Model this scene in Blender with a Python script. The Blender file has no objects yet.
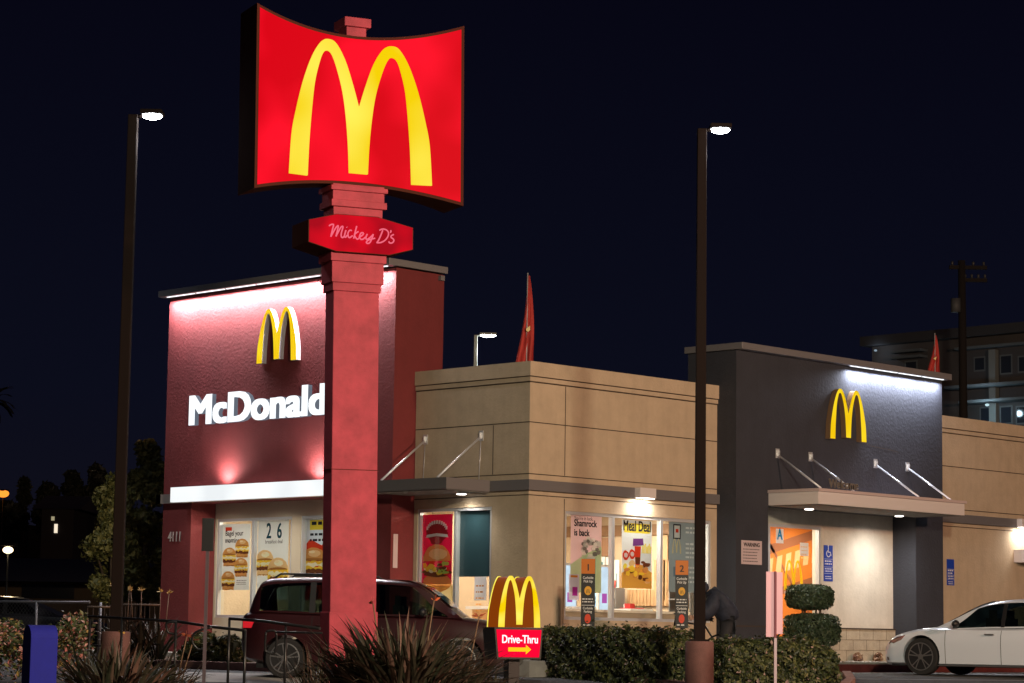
import bpy, bmesh, math, random
from mathutils import Vector, Matrix
random.seed(7)
R = math.radians
scene = bpy.context.scene
col = scene.collection

# ------------------------------------------------------------------ camera, sky, exposure
YAW, PITCH, ROLL, FPX = R(45.6066), R(7.0123), R(0.8286), 2403.46
fwd = Vector((math.sin(YAW)*math.cos(PITCH), math.cos(YAW)*math.cos(PITCH), math.sin(PITCH)))
rgt = Vector((math.cos(YAW), -math.sin(YAW), 0))
upv = rgt.cross(fwd)
rgt2 = math.cos(ROLL)*rgt + math.sin(ROLL)*upv
upv2 = -math.sin(ROLL)*rgt + math.cos(ROLL)*upv
CAM = Vector((-33.11, -31.91, 0.62))
cd = bpy.data.cameras.new('camera'); cam = bpy.data.objects.new('camera', cd); col.objects.link(cam)
cam.matrix_world = Matrix(((rgt2.x, upv2.x, -fwd.x, CAM.x), (rgt2.y, upv2.y, -fwd.y, CAM.y), (rgt2.z, upv2.z, -fwd.z, CAM.z), (0, 0, 0, 1)))
cd.sensor_width = 36; cd.lens = FPX/1024*36; cd.clip_end = 2000; cd.clip_start = 0.1
scene.camera = cam

world = bpy.data.worlds.new('World'); scene.world = world; world.use_nodes = True
wn = world.node_tree; wn.nodes.clear()
wo = wn.nodes.new('ShaderNodeOutputWorld'); wb = wn.nodes.new('ShaderNodeBackground')
tc = wn.nodes.new('ShaderNodeTexCoord'); sx = wn.nodes.new('ShaderNodeSeparateXYZ'); cr = wn.nodes.new('ShaderNodeValToRGB')
wn.links.new(tc.outputs['Generated'], sx.inputs[0]); wn.links.new(sx.outputs['Z'], cr.inputs[0])
wn.links.new(cr.outputs[0], wb.inputs[0]); wn.links.new(wb.outputs[0], wo.inputs[0])
cr.color_ramp.elements[0].position = 0.0; cr.color_ramp.elements[0].color = (0.0055, 0.0050, 0.0095, 1)
cr.color_ramp.elements[1].position = 0.30; cr.color_ramp.elements[1].color = (0.0017, 0.0016, 0.0058, 1)
e_ = cr.color_ramp.elements.new(0.10); e_.color = (0.0034, 0.0040, 0.0105, 1)
wb.inputs[1].default_value = 1.0

scene.view_settings.view_transform = 'Standard'; scene.view_settings.look = 'None'
scene.view_settings.exposure = 0; scene.view_settings.gamma = 1
scene.cycles.use_denoising = True
scene.cycles.sample_clamp_indirect = 4.0
scene.cycles.max_bounces = 6

def at(x, y, d):                       # photograph pixel + distance -> point in the place
    return CAM + d*(fwd + rgt2*((x-512)/FPX) - upv2*((y-341.5)/FPX))
def gz(x, y):                          # height of the gently falling lot
    d = (x-CAM.x)*math.sin(YAW) + (y-CAM.y)*math.cos(YAW)
    return 0.0 - 0.022*max(0.0, min(47.0, 47.0-d))
def ht(px, py, y):                     # height at which a plumb line over (px, py) crosses picture row y
    k = (341.5-y)/FPX; d0 = Vector((px-CAM.x, py-CAM.y, -CAM.z)); z = Vector((0, 0, 1))
    return (k*d0.dot(fwd)-d0.dot(upv2))/(z.dot(upv2)-k*z.dot(fwd))
def onground(x, y, lift=0.0):
    lo, hi = 5.0, 200.0
    for _ in range(50):
        m = (lo+hi)/2; p = at(x, y, m)
        if p.z > gz(p.x, p.y)+lift: lo = m
        else: hi = m
    return at(x, y, lo)

# ------------------------------------------------------------------ materials
def nodes(name):
    m = bpy.data.materials.new(name); m.use_nodes = True
    nt = m.node_tree; b = nt.nodes['Principled BSDF']
    return m, nt, b
MC = {}
def plain(name, c, rough=0.6, metal=0.0, var=0.0, scale=6.0, bump=0.0, bscale=60.0, coat=0.0):
    if name in MC: return MC[name]
    m, nt, b = nodes(name)
    b.inputs['Base Color'].default_value = (*c, 1); b.inputs['Roughness'].default_value = rough; b.inputs['Metallic'].default_value = metal
    if coat: b.inputs['Coat Weight'].default_value = coat
    t = nt.nodes.new('ShaderNodeTexCoord')
    if var:
        n = nt.nodes.new('ShaderNodeTexNoise'); n.inputs['Scale'].default_value = scale; n.inputs['Detail'].default_value = 8; n.inputs['Roughness'].default_value = 0.65
        r = nt.nodes.new('ShaderNodeValToRGB')
        r.color_ramp.elements[0].position = 0.3; r.color_ramp.elements[1].position = 0.7
        r.color_ramp.elements[0].color = (*[max(0, k*(1-var)) for k in c], 1); r.color_ramp.elements[1].color = (*[min(1, k*(1+var)) for k in c], 1)
        nt.links.new(t.outputs['Object'], n.inputs['Vector']); nt.links.new(n.outputs['Fac'], r.inputs[0]); nt.links.new(r.outputs[0], b.inputs['Base Color'])
    if bump:
        n2 = nt.nodes.new('ShaderNodeTexNoise'); n2.inputs['Scale'].default_value = bscale; n2.inputs['Detail'].default_value = 6
        bp = nt.nodes.new('ShaderNodeBump'); bp.inputs['Strength'].default_value = bump; bp.inputs['Distance'].default_value = 0.02
        nt.links.new(t.outputs['Object'], n2.inputs['Vector']); nt.links.new(n2.outputs['Fac'], bp.inputs['Height']); nt.links.new(bp.outputs[0], b.inputs['Normal'])
    MC[name] = m; return m
def emis(name, c, s=1.0, var=0.0, scale=1.2, c2=None):
    if name in MC: return MC[name]
    m, nt, b = nodes(name)
    b.inputs['Base Color'].default_value = (*[k*0.03 for k in c], 1); b.inputs['Roughness'].default_value = 0.5; b.inputs['Specular IOR Level'].default_value = 0.03
    b.inputs['Emission Color'].default_value = (*c, 1); b.inputs['Emission Strength'].default_value = s
    if var:
        t = nt.nodes.new('ShaderNodeTexCoord'); n = nt.nodes.new('ShaderNodeTexNoise'); n.inputs['Scale'].default_value = scale; n.inputs['Detail'].default_value = 1
        r = nt.nodes.new('ShaderNodeValToRGB'); r.color_ramp.elements[0].position = 0.35; r.color_ramp.elements[1].position = 0.65
        r.color_ramp.elements[0].color = (*[k*(1-var) for k in c], 1); r.color_ramp.elements[1].color = (*(c2 or c), 1)
        nt.links.new(t.outputs['Object'], n.inputs['Vector']); nt.links.new(n.outputs['Fac'], r.inputs[0]); nt.links.new(r.outputs[0], b.inputs['Emission Color'])
    MC[name] = m; return m
def glass(name, tint=(0.9, 0.95, 0.95), refl=0.08):
    if name in MC: return MC[name]
    m = bpy.data.materials.new(name); m.use_nodes = True; nt = m.node_tree; nt.nodes.clear()
    o = nt.nodes.new('ShaderNodeOutputMaterial'); mx = nt.nodes.new('ShaderNodeMixShader'); tr = nt.nodes.new('ShaderNodeBsdfTransparent'); g = nt.nodes.new('ShaderNodeBsdfGlossy')
    tr.inputs[0].default_value = (*tint, 1); g.inputs['Roughness'].default_value = 0.03; mx.inputs[0].default_value = refl
    nt.links.new(tr.outputs[0], mx.inputs[1]); nt.links.new(g.outputs[0], mx.inputs[2]); nt.links.new(mx.outputs[0], o.inputs[0])
    MC[name] = m; return m
def leafmat(name, cols, rough=0.55):
    if name in MC: return MC[name]
    m, nt, b = nodes(name)
    g = nt.nodes.new('ShaderNodeNewGeometry'); r = nt.nodes.new('ShaderNodeValToRGB'); r.color_ramp.interpolation = 'CONSTANT'
    while len(r.color_ramp.elements) < len(cols): r.color_ramp.elements.new(0.5)
    for i, (p, c) in enumerate(cols):
        r.color_ramp.elements[i].position = p; r.color_ramp.elements[i].color = (*c, 1)
    nt.links.new(g.outputs['Random Per Island'], r.inputs[0]); nt.links.new(r.outputs[0], b.inputs['Base Color'])
    b.inputs['Roughness'].default_value = rough
    MC[name] = m; return m
def stucco(name, c, rough=0.85, bump=0.35):
    m = plain(name, c, rough, var=0.10, scale=2.3, bump=bump, bscale=19)
    nt = m.node_tree; bs = nt.nodes['Principled BSDF']; src = bs.inputs['Base Color'].links[0].from_socket
    t = nt.nodes.new('ShaderNodeTexCoord'); mp = nt.nodes.new('ShaderNodeMapping'); mp.inputs['Scale'].default_value = (2.6, 2.6, 0.22)
    n = nt.nodes.new('ShaderNodeTexNoise'); n.inputs['Scale'].default_value = 2.0; n.inputs['Detail'].default_value = 5
    r = nt.nodes.new('ShaderNodeValToRGB'); r.color_ramp.elements[0].position = 0.30; r.color_ramp.elements[0].color = (0.80, 0.79, 0.77, 1); r.color_ramp.elements[1].position = 0.55; r.color_ramp.elements[1].color = (1, 1, 1, 1)
    mx = nt.nodes.new('ShaderNodeMix'); mx.data_type = 'RGBA'; mx.blend_type = 'MULTIPLY'; mx.inputs[0].default_value = 0.32
    nt.links.new(t.outputs['Object'], mp.inputs[0]); nt.links.new(mp.outputs[0], n.inputs['Vector']); nt.links.new(n.outputs['Fac'], r.inputs[0]); nt.links.new(src, mx.inputs[6]); nt.links.new(r.outputs[0], mx.inputs[7]); nt.links.new(mx.outputs[2], bs.inputs['Base Color'])
    return m

RED = stucco('red_stucco', (0.165, 0.022, 0.024), bump=0.34)
BEIGE = stucco('beige_stucco', (0.50, 0.395, 0.28))
ENTRY = stucco('cream_stucco', (0.62, 0.57, 0.49))
DARK = stucco('charcoal_stucco', (0.033, 0.035, 0.047), bump=0.36)
COPING = plain('grey_coping_metal', (0.20, 0.19, 0.20), 0.5, 0.2)
FASCIA = plain('grey_fascia_metal', (0.17, 0.16, 0.165), 0.55, 0.2)
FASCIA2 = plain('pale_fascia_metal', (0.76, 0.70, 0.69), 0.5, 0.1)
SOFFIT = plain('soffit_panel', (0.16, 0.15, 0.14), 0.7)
ALU = plain('aluminium_frame', (0.62, 0.64, 0.68), 0.35, 0.4)
STEEL = plain('galvanised_rod', (0.65, 0.66, 0.68), 0.35, 0.5)
GLASS = glass('window_glass')
JOINT = plain('control_joint', (0.05, 0.035, 0.025), 0.9)
BLACK = plain('black_paint', (0.012, 0.012, 0.014), 0.45)
BRONZE = plain('dark_bronze_paint', (0.011, 0.006, 0.005), 0.85)
BRONZE.node_tree.nodes['Principled BSDF'].inputs['Specular IOR Level'].default_value = 0.15
WHITE = plain('white_paint', (0.8, 0.8, 0.8), 0.5)
CONC = plain('concrete', (0.36, 0.33, 0.30), 0.85, var=0.2, scale=3, bump=0.3)
REDKERB = plain('red_kerb_paint', (0.15, 0.028, 0.026), 0.75, var=0.3, scale=5, bump=0.3)
ASPH = plain('asphalt', (0.05, 0.05, 0.052), 0.8, var=0.35, scale=1.1, bump=0.6, bscale=90)
LED = emis('led_white', (0.93, 0.96, 1.0), 1.6)
LENS = emis('lamp_lens', (0.95, 0.98, 1.0), 60.0)

# ------------------------------------------------------------------ object helpers
def tag(o, label=None, cat=None, group=None, kind=None):
    if label: o['label'] = label
    if cat: o['category'] = cat
    if group: o['group'] = group
    if kind: o['kind'] = kind
    return o
def thing(name, label, cat, loc=(0, 0, 0), rz=0.0, group=None, rot=None):
    o = bpy.data.objects.new(name, None); col.objects.link(o); o.empty_display_size = 0.3
    o.location = loc; o.rotation_euler = rot or (0, 0, rz)
    return tag(o, label, cat, group)
def wmat(o):
    m = Matrix.LocRotScale(o.location, o.rotation_euler, o.scale)
    return wmat(o.parent) @ m if o.parent else m
class Frame:
    def __init__(s, o, r, u):
        s.o = Vector(o); s.r = Vector(r).normalized(); s.u = Vector(u).normalized(); s.n = s.r.cross(s.u)
    def p(s, a, b, d=0.0): return s.o + s.r*a + s.u*b + s.n*d
    def mat(s, a=0, b=0, d=0):
        o = s.p(a, b, d)
        return Matrix(((s.r.x, s.u.x, s.n.x, o.x), (s.r.y, s.u.y, s.n.y, o.y), (s.r.z, s.u.z, s.n.z, o.z), (0, 0, 0, 1)))
def fX(X): return Frame((X, 0, 0), (0, -1, 0), (0, 0, 1))        # faces -X ; a = -Y
def fY(Y): return Frame((0, Y, 0), (1, 0, 0), (0, 0, 1))         # faces -Y ; a = X
class MB:
    def __init__(s): s.v = []; s.f = []; s.m = []; s.mi = 0; s.sm = []; s.smooth = False
    def face(s, idx): s.f.append(idx); s.m.append(s.mi); s.sm.append(s.smooth)
    def poly(s, pts):
        b = len(s.v); s.v += [tuple(p) for p in pts]; s.face(list(range(b, b+len(pts))))
        return s
    def box(s, x0, x1, y0, y1, z0, z1):
        if x0 > x1: x0, x1 = x1, x0
        if y0 > y1: y0, y1 = y1, y0
        if z0 > z1: z0, z1 = z1, z0
        b = len(s.v)
        s.v += [(x0, y0, z0), (x1, y0, z0), (x1, y1, z0), (x0, y1, z0), (x0, y0, z1), (x1, y0, z1), (x1, y1, z1), (x0, y1, z1)]
        for q in ((0, 3, 2, 1), (4, 5, 6, 7), (0, 1, 5, 4), (1, 2, 6, 5), (2, 3, 7, 6), (3, 0, 4, 7)): s.face([b+k for k in q])
        return s
    def fbox(s, F, a0, a1, b0, b1, d0, d1):
        b = len(s.v)
        for d in (d0, d1):
            for (a, bb) in ((a0, b0), (a1, b0), (a1, b1), (a0, b1)): s.v.append(tuple(F.p(a, bb, d)))
        for q in ((3, 2, 1, 0), (4, 5, 6, 7), (0, 1, 5, 4), (1, 2, 6, 5), (2, 3, 7, 6), (3, 0, 4, 7)): s.face([b+k for k in q])
        return s
    def prism(s, F, pts, d0, d1, cap0=True, cap1=True, warp=None):
        n = len(pts); b = len(s.v)
        for d in (d0, d1):
            for (a, bb) in pts: s.v.append(tuple(F.p(a, bb, d + (warp(a) if warp else 0))))
        sm = s.smooth; s.smooth = False
        if cap0: s.face([b+n-1-k for k in range(n)])
        if cap1: s.face([b+n+k for k in range(n)])
        s.smooth = sm
        for k in range(n): s.face([b+k, b+(k+1) % n, b+n+(k+1) % n, b+n+k])
        return s
    def tube(s, pts, r, seg=8, r1=None, cap=True):
        pts = [Vector(p) for p in pts]; n = len(pts); b = len(s.v)
        sm = s.smooth; s.smooth = True
        prev = None
        for i, p in enumerate(pts):
            t = (pts[min(i+1, n-1)]-pts[max(i-1, 0)]).normalized()
            if prev is None:
                a = Vector((0, 0, 1)) if abs(t.z) < 0.9 else Vector((1, 0, 0))
                x = t.cross(a).normalized()
            else: x = (prev - t*prev.dot(t)).normalized()
            prev = x; y = t.cross(x)
            rr = r[i] if isinstance(r, (list, tuple)) else (r if r1 is None else r+(r1-r)*i/(n-1))
            for k in range(seg):
                an = 2*math.pi*k/seg; s.v.append(tuple(p + x*math.cos(an)*rr + y*math.sin(an)*rr))
        for i in range(n-1):
            for k in range(seg): s.face([b+i*seg+k, b+i*seg+(k+1) % seg, b+(i+1)*seg+(k+1) % seg, b+(i+1)*seg+k])
        s.smooth = False
        if cap:
            s.face([b+seg-1-k for k in range(seg)]); s.face([b+(n-1)*seg+k for k in range(seg)])
        s.smooth = sm
        return s
    def ell(s, c, rad, seg=10, rings=7):
        b = len(s.v); sm = s.smooth; s.smooth = True
        for i in range(rings+1):
            th = math.pi*i/rings
            for k in range(seg):
                ph = 2*math.pi*k/seg
                s.v.append((c[0]+rad[0]*math.sin(th)*math.cos(ph), c[1]+rad[1]*math.sin(th)*math.sin(ph), c[2]+rad[2]*math.cos(th)))
        for i in range(rings):
            for k in range(seg): s.face([b+i*seg+k, b+(i+1)*seg+k, b+(i+1)*seg+(k+1) % seg, b+i*seg+(k+1) % seg])
        s.smooth = sm
        return s
    def disc(s, F, a, b, ra, rb, d, n=20, a0=0, a1=2*math.pi):
        s.poly([F.p(a+ra*math.cos(a0+(a1-a0)*k/n), b+rb*math.sin(a0+(a1-a0)*k/n), d) for k in range(n+(0 if abs(a1-a0) > 6.28 else 1))]); return s
    def build(s, name, mats, parent=None, world=False, bevel=0.0):
        me = bpy.data.meshes.new(name)
        V = s.v
        if world and parent is not None:
            inv = wmat(parent).inverted(); V = [tuple(inv @ Vector(p)) for p in V]
        me.from_pydata(V, [], s.f)
        if not isinstance(mats, (list, tuple)): mats = [mats]
        for m in mats: me.materials.append(m)
        for p, mi, sm in zip(me.polygons, s.m, s.sm): p.material_index = mi; p.use_smooth = sm
        me.update()
        o = bpy.data.objects.new(name, me); col.objects.link(o)
        if parent is not None: o.parent = parent
        if bevel:
            md = o.modifiers.new('bevel', 'BEVEL'); md.width = bevel; md.segments = 2; md.limit_method = 'ANGLE'; md.angle_limit = R(40)
        return o
def light(kind, name, loc, power, color, parent=None, size=0.2, size_y=None, aim=None, spot=None, blend=0.5, rot=None, spread=None):
    d = bpy.data.lights.new(name, kind); d.energy = power; d.color = color
    o = bpy.data.objects.new(name, d); col.objects.link(o)
    if kind == 'AREA':
        d.shape = 'RECTANGLE' if size_y else 'DISK'; d.size = size
        if size_y: d.size_y = size_y
        if spread: d.spread = spread
    else: d.shadow_soft_size = size
    if kind == 'SPOT': d.spot_size = R(spot or 120); d.spot_blend = blend
    M = Matrix.Translation(loc)
    if aim is not None: M = M @ (Vector(aim)-Vector(loc)).to_track_quat('-Z', 'Y').to_matrix().to_4x4()
    if rot is not None: M = M @ rot
    if parent is not None:
        o.parent = parent; o.matrix_local = wmat(parent).inverted() @ M
    else: o.matrix_local = M
    return o
def text(name, s, F, a, b, size, mat, parent, d=0.0, depth=0.002, bold=0.0, align='LEFT', sx=1.0, spacing=1.0, shear=0.0):
    c = bpy.data.curves.new('t', 'FONT'); c.body = s; c.size = size; c.extrude = depth; c.align_x = align; c.space_character = spacing; c.shear = shear
    c.resolution_u = 4
    o = bpy.data.objects.new('t', c); col.objects.link(o)
    bpy.context.view_layer.update()
    me = bpy.data.meshes.new_from_object(o.evaluated_get(bpy.context.evaluated_depsgraph_get()))
    bpy.data.objects.remove(o); bpy.data.curves.remove(c)
    if bold:
        bmm = bmesh.new()
        for k, (ox, oy) in enumerate(((-1, -.6), (-1, .6), (0, 0), (1, -.6), (1, .6), (-.5, 0), (.5, 0))):
            tmp_ = me.copy(); tmp_.transform(Matrix.Translation((ox*bold*size, oy*bold*size, k*0.00025))); bmm.from_mesh(tmp_); bpy.data.meshes.remove(tmp_)
        bmm.to_mesh(me); bmm.free()
    T = F.mat(a, b, d) @ Matrix.Diagonal((sx, 1, 1, 1))
    if parent is not None: T = wmat(parent).inverted() @ T
    me.transform(T); me.materials.clear(); me.materials.append(mat)
    me.name = name
    q = bpy.data.objects.new(name, me); col.objects.link(q)
    if parent is not None: q.parent = parent
    return q
def catmull(pts, n=5, closed=False):
    out = []; L = len(pts)
    for i in range(L if closed else L-1):
        g = (lambda k: pts[k % L]) if closed else (lambda k: pts[max(0, min(L-1, k))])
        p0, p1, p2, p3 = g(i-1), g(i), g(i+1), g(i+2)
        for j in range(n):
            t = j/n
            out.append(tuple(0.5*((2*b)+(-a+c)*t+(2*a-5*b+4*c-d)*t*t+(-a+3*b-3*c+d)*t*t*t) for a, b, c, d in zip(p0, p1, p2, p3)))
    if not closed: out.append(tuple(pts[-1]))
    return out
# the double arch, unit width, height 0.875
OUT = [(-.5, 0), (-.484, .246), (-.456, .394), (-.404, .591), (-.341, .755), (-.277, .854), (-.226, .875), (-.170, .854), (-.105, .755), (-.048, .607), (0, .456)]
INN = [(-.367, 0), (-.358, .213), (-.341, .427), (-.322, .591), (-.294, .706), (-.266, .78), (-.232, .804), (-.198, .785), (-.161, .706), (-.116, .558), (-.089, .394), (-.072, .213), (-.064, .045)]
def arch_poly(W, H=None):
    H = H or W; k = H
    o = catmull(OUT, 5); i = catmull(INN, 5)
    pts = o + [(-x, y) for x, y in reversed(o)][1:]          # over the top, left to right, ends at (.5,0)
    ri = [(-x, y) for x, y in i]                              # right inner, from the right foot up and down to the middle leg
    pts += ri + list(reversed(i))
    return [(x*W, y*k) for x, y in reversed(pts)]             # counter-clockwise

# ------------------------------------------------------------------ ground
g = MB()
fh = Vector((math.sin(YAW), math.cos(YAW), 0)); rh = Vector((math.cos(YAW), -math.sin(YAW), 0))
ds = [-400, -20, 0] + list(range(4, 48, 4)) + [47, 60, 90, 600]; ds = sorted(set(ds)); ls = [-500, -60, -20, -10, 0, 10, 20, 60, 500]
C0 = Vector((CAM.x, CAM.y, 0))
for d in ds:
    for l in ls:
        p = C0+fh*d+rh*l; g.v.append((p.x, p.y, gz(p.x, p.y)))
for i in range(len(ds)-1):
    for j in range(len(ls)-1):
        a = i*len(ls)+j; g.face([a, a+1, a+1+len(ls), a+len(ls)])
tag(g.build('parking_lot', ASPH), kind='structure')

def slab(name, pts, z0, z1, mat, follow=False):
    m = MB(); n = len(pts)
    top = [(x, y, (gz(x, y) if follow else 0)+z1) for x, y in pts]; bot = [(x, y, (gz(x, y) if follow else 0)+z0) for x, y in pts]
    m.v = bot+top
    m.face(list(range(n-1, -1, -1))); m.face(list(range(n, 2*n)))
    for k in range(n): m.face([k, (k+1) % n, n+(k+1) % n, n+k])
    return tag(m.build(name, mat), kind='structure')
# sidewalk round the building with a red painted kerb face
slab('sidewalk', [(-1.9, -1.9), (32, -1.9), (32, 0.3), (0.35, 0.3), (0.35, 13), (-1.9, 13)], -0.4, 0.205, CONC)
slab('kerb', [(-2.05, -2.05), (32, -2.05), (32, -1.905), (-1.905, -1.905), (-1.905, 13), (-2.05, 13)], -0.4, 0.2, CONC)
m = MB(); m.box(5.0, 32, -2.056, -2.052, -0.3, 0.165); tag(m.build('kerb_paint', REDKERB), kind='structure')

# ------------------------------------------------------------------ the restaurant
rest = thing('restaurant', 'restaurant with red tower, beige walls and charcoal entrance block, lit at night', 'building')
def B(name, mb, mat, parent=rest, **k): return mb.build(name, mat, parent, **k)
def wall_open(mb, F, a0, a1, z0, z1, th, ops):
    # wall in frame F (outer face d=0, inside d=-th) with rectangular openings (a0,a1,z0,z1), sorted
    x = a0
    for (p, q, r, s) in ops:
        if p > x: mb.fbox(F, x, p, z0, z1, -th, 0)
        if r > z0: mb.fbox(F, p, q, z0, r, -th, 0)
        if s < z1: mb.fbox(F, p, q, s, z1, -th, 0)
        x = q
    if x < a1: mb.fbox(F, x, a1, z0, z1, -th, 0)
def window(F, a0, a1, z0, z1, mull, name='window', fw=0.06, door=False):
    fr = MB()
    fr.fbox(F, a0, a0+fw, z0, z1, -0.12, -0.02).fbox(F, a1-fw, a1, z0, z1, -0.12, -0.02)
    fr.fbox(F, a0+fw, a1-fw, z1-fw, z1, -0.12, -0.02).fbox(F, a0+fw, a1-fw, z0, z0+fw, -0.12, -0.02)
    for k in mull: fr.fbox(F, k-0.035, k+0.035, z0+fw, z1-fw, -0.115, -0.012)
    o = B(name, fr, ALU)
    es = [a0+fw]+[v for k in mull for v in (k-0.035, k+0.035)]+[a1-fw]
    for i in range(0, len(es), 2):
        gl = MB(); gl.poly([F.p(es[i], z0+fw, -0.07), F.p(es[i+1], z0+fw, -0.07), F.p(es[i+1], z1-fw, -0.07), F.p(es[i], z1-fw, -0.07)])
        gl.build('pane', GLASS, o)
    return o
X0, Y0 = fX(0), fY(0)
ZB = 0.19
# beige corner block (right facade Y=0, left facade X=0)
w = MB()
wall_open(w, Y0, 0.25, 5.64, ZB, 5.86, 0.25, [(1.03, 5.46, 0.97, 3.07)])
wall_open(w, X0, -3.18, 0.0, ZB, 5.86, 0.25, [(-3.08, -0.99, 0.55, 3.13)])
B('beige_wall', w, BEIGE)
w = MB()
w.box(-0.05, 5.64, -0.05, 0.30, 5.62, 5.90); w.box(-0.05, 0.30, 0.30, 3.18, 5.62, 5.90)
w.box(-0.025, 5.64, -0.025, 0.0, 5.52, 5.60); w.box(-0.025, 0.0, 0.0, 3.18, 5.52, 5.60)
B('parapet_cap', w, BEIGE)
w = MB()
w.box(-0.008, 5.64, -0.008, -0.001, 5.605, 5.62); w.box(-0.008, 5.64, -0.008, -0.001, 5.495, 5.515)
w.box(-0.008, -0.001, -0.001, 3.18, 5.605, 5.62); w.box(-0.008, -0.001, -0.001, 3.18, 5.495, 5.515)
for z in (4.73, 3.735, 3.33): w.box(-0.004, 5.64, -0.004, 0.0, z-0.009, z+0.009); w.box(-0.004, 0.0, 0.0, 3.18, z-0.009, z+0.009)
w.box(0.99, 1.008, -0.003, 0.0, 3.75, 5.49); w.box(0.99, 1.008, -0.003, 0.0, 0.2, 3.3); w.box(-0.003, 0.0, 0.97, 0.988, 3.75, 4.71)
B('control_joint', w, JOINT)
w = MB(); w.box(-0.09, 5.63, -0.09, -0.006, 3.42, 3.62); w.box(-0.09, -0.006, -0.006, 0.96, 3.42, 3.62)
w.box(13.13, 31, -0.09, -0.006, 3.42, 3.62)
B('eave_band', w, FASCIA)
# right beige wing
w = MB(); wall_open(w, Y0, 13.12, 31, ZB, 5.86, 0.25, []); B('beige_wall', w, BEIGE)
w = MB(); w.box(13.12, 31, -0.05, 0.3, 5.62, 5.90); w.box(13.12, 31, -0.025, 0.0, 5.52, 5.60); B('parapet_cap', w, BEIGE)
w = MB()
for z in (5.61, 5.505, 4.73, 3.735, 3.33): w.box(13.12, 31, -0.006, -0.0005, z-0.009, z+0.009)
B('control_joint', w, JOINT)
# roof and back walls
w = MB(); w.box(0.3, 31, 0.32, 10.29, 5.2, 5.3); B('roof', w, plain('roof_membrane', (0.3, 0.3, 0.3), 0.9))
w = MB(); w.box(0.73, 31, 10.3, 10.5, ZB, 5.8); w.box(31, 31.25, 0.0, 10.5, ZB, 5.8); B('rear_wall', w, BEIGE)
# red tower
w = MB()
w.box(-0.62, 0.72, 3.18, 10.56, 3.42, 7.96)
w.box(-0.62, 0.05, 3.18, 4.12, ZB, 3.42); w.box(-0.62, 0.05, 9.56, 10.56, ZB, 3.42)
w.box(0.05, 0.30, 3.20, 3.5, ZB, 3.42)
B('red_tower', w, RED)
w = MB()
wall_open(w, fX(0.06), -10.56, -3.5, ZB, 3.419, 0.25, [(-9.51, -7.0, 0.95, 3.09), (-6.71, -4.5, 0.95, 3.09)])
B('tower_recess_wall', w, plain('recess_beige', (0.55, 0.47, 0.36), 0.85, bump=0.2))
w = MB()
w.box(-0.86, 0.78, 3.13, 10.68, 7.99, 8.13)
B('tower_coping', w, COPING, bevel=0.01)
w = MB()
w.box(-0.70, -0.621, 9.4, 10.72, 3.42, 3.62); w.box(-0.70, 0.3, 10.562, 10.72, 3.42, 3.62)
B('eave_band', w, plain('pale_band', (0.30, 0.25, 0.22), 0.6))
# charcoal entrance block
e = -0.51
w = MB()
w.box(5.64, 13.12, e, 0.80, 3.45, 6.62)
w.box(5.64, 6.71, e, 0.119, ZB, 3.45); w.box(12.05, 13.12, e, 0.119, ZB, 3.45)
B('charcoal_block', w, DARK)
w = MB(); w.box(5.58, 13.24, e-0.20, 0.86, 6.63, 6.77); B('block_coping', w, COPING, bevel=0.01)
w = MB(); wall_open(w, fY(0.12), 5.65, 13.11, ZB, 3.45, 0.25, [(6.76, 9.38, ZB, 3.11)]); B('entrance_wall', w, ENTRY)
w = MB(); w.box(9.40, 12.049, 0.06, 0.119, 0.206, 0.90); B('stone_base', w, plain('tan_block', (0.42, 0.36, 0.27), 0.85, var=0.2, scale=4, bump=0.5))
w = MB()
w.box(9.40, 12.05, 0.045, 0.059, 0.9, 0.93)
for z in (0.44, 0.67): w.box(9.40, 12.05, 0.056, 0.0595, z-0.003, z+0.003)
for r_, z0, z1 in ((0, 0.206, 0.44), (0.25, 0.44, 0.67), (0, 0.67, 0.9)):
    x = 9.7+r_
    while x < 12.0: w.box(x-0.002, x+0.002, 0.056, 0.0595, z0, z1); x += 0.5
B('control_joint', w, JOINT)
for x_ in (5.66, 12.06): w = MB(); w.box(x_, x_+1.03, e-0.012, e-0.002, 0.9, 0.93); B('column_band', w, JOINT)
w = MB()                                                     # crack in the charcoal stucco
pts = [(9.2, 5.02), (9.6, 5.04), (9.95, 5.0), (10.4, 4.93), (11.0, 4.90), (11.4, 4.86)]
for (a, b), (c_, d_) in zip(pts, pts[1:]): w.poly([(a, e-0.003, b-0.012), (c_, e-0.003, d_-0.008), (c_, e-0.003, d_+0.004), (a, e-0.003, b+0.008)])
B('stucco_crack', w, JOINT)
# windows
winR = window(Y0, 1.03, 5.46, 0.97, 3.07, [2.45, 3.91])
winL = window(X0, -3.08, -0.99, 0.55, 3.13, [-2.01])
win1 = window(fX(0.06), -9.51, -7.0, 0.95, 3.09, [-8.30])
win2 = window(fX(0.06), -6.71, -4.5, 0.95, 3.09, [-5.6])
door = window(fY(0.12), 6.76, 9.38, 0.21, 3.11, [7.56], 'glass_door')
w = MB(); w.fbox(fY(0.12), 7.3, 7.52, 2.33, 2.43, -0.02, 0.01); w.build('door_handle', ALU, door)
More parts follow.
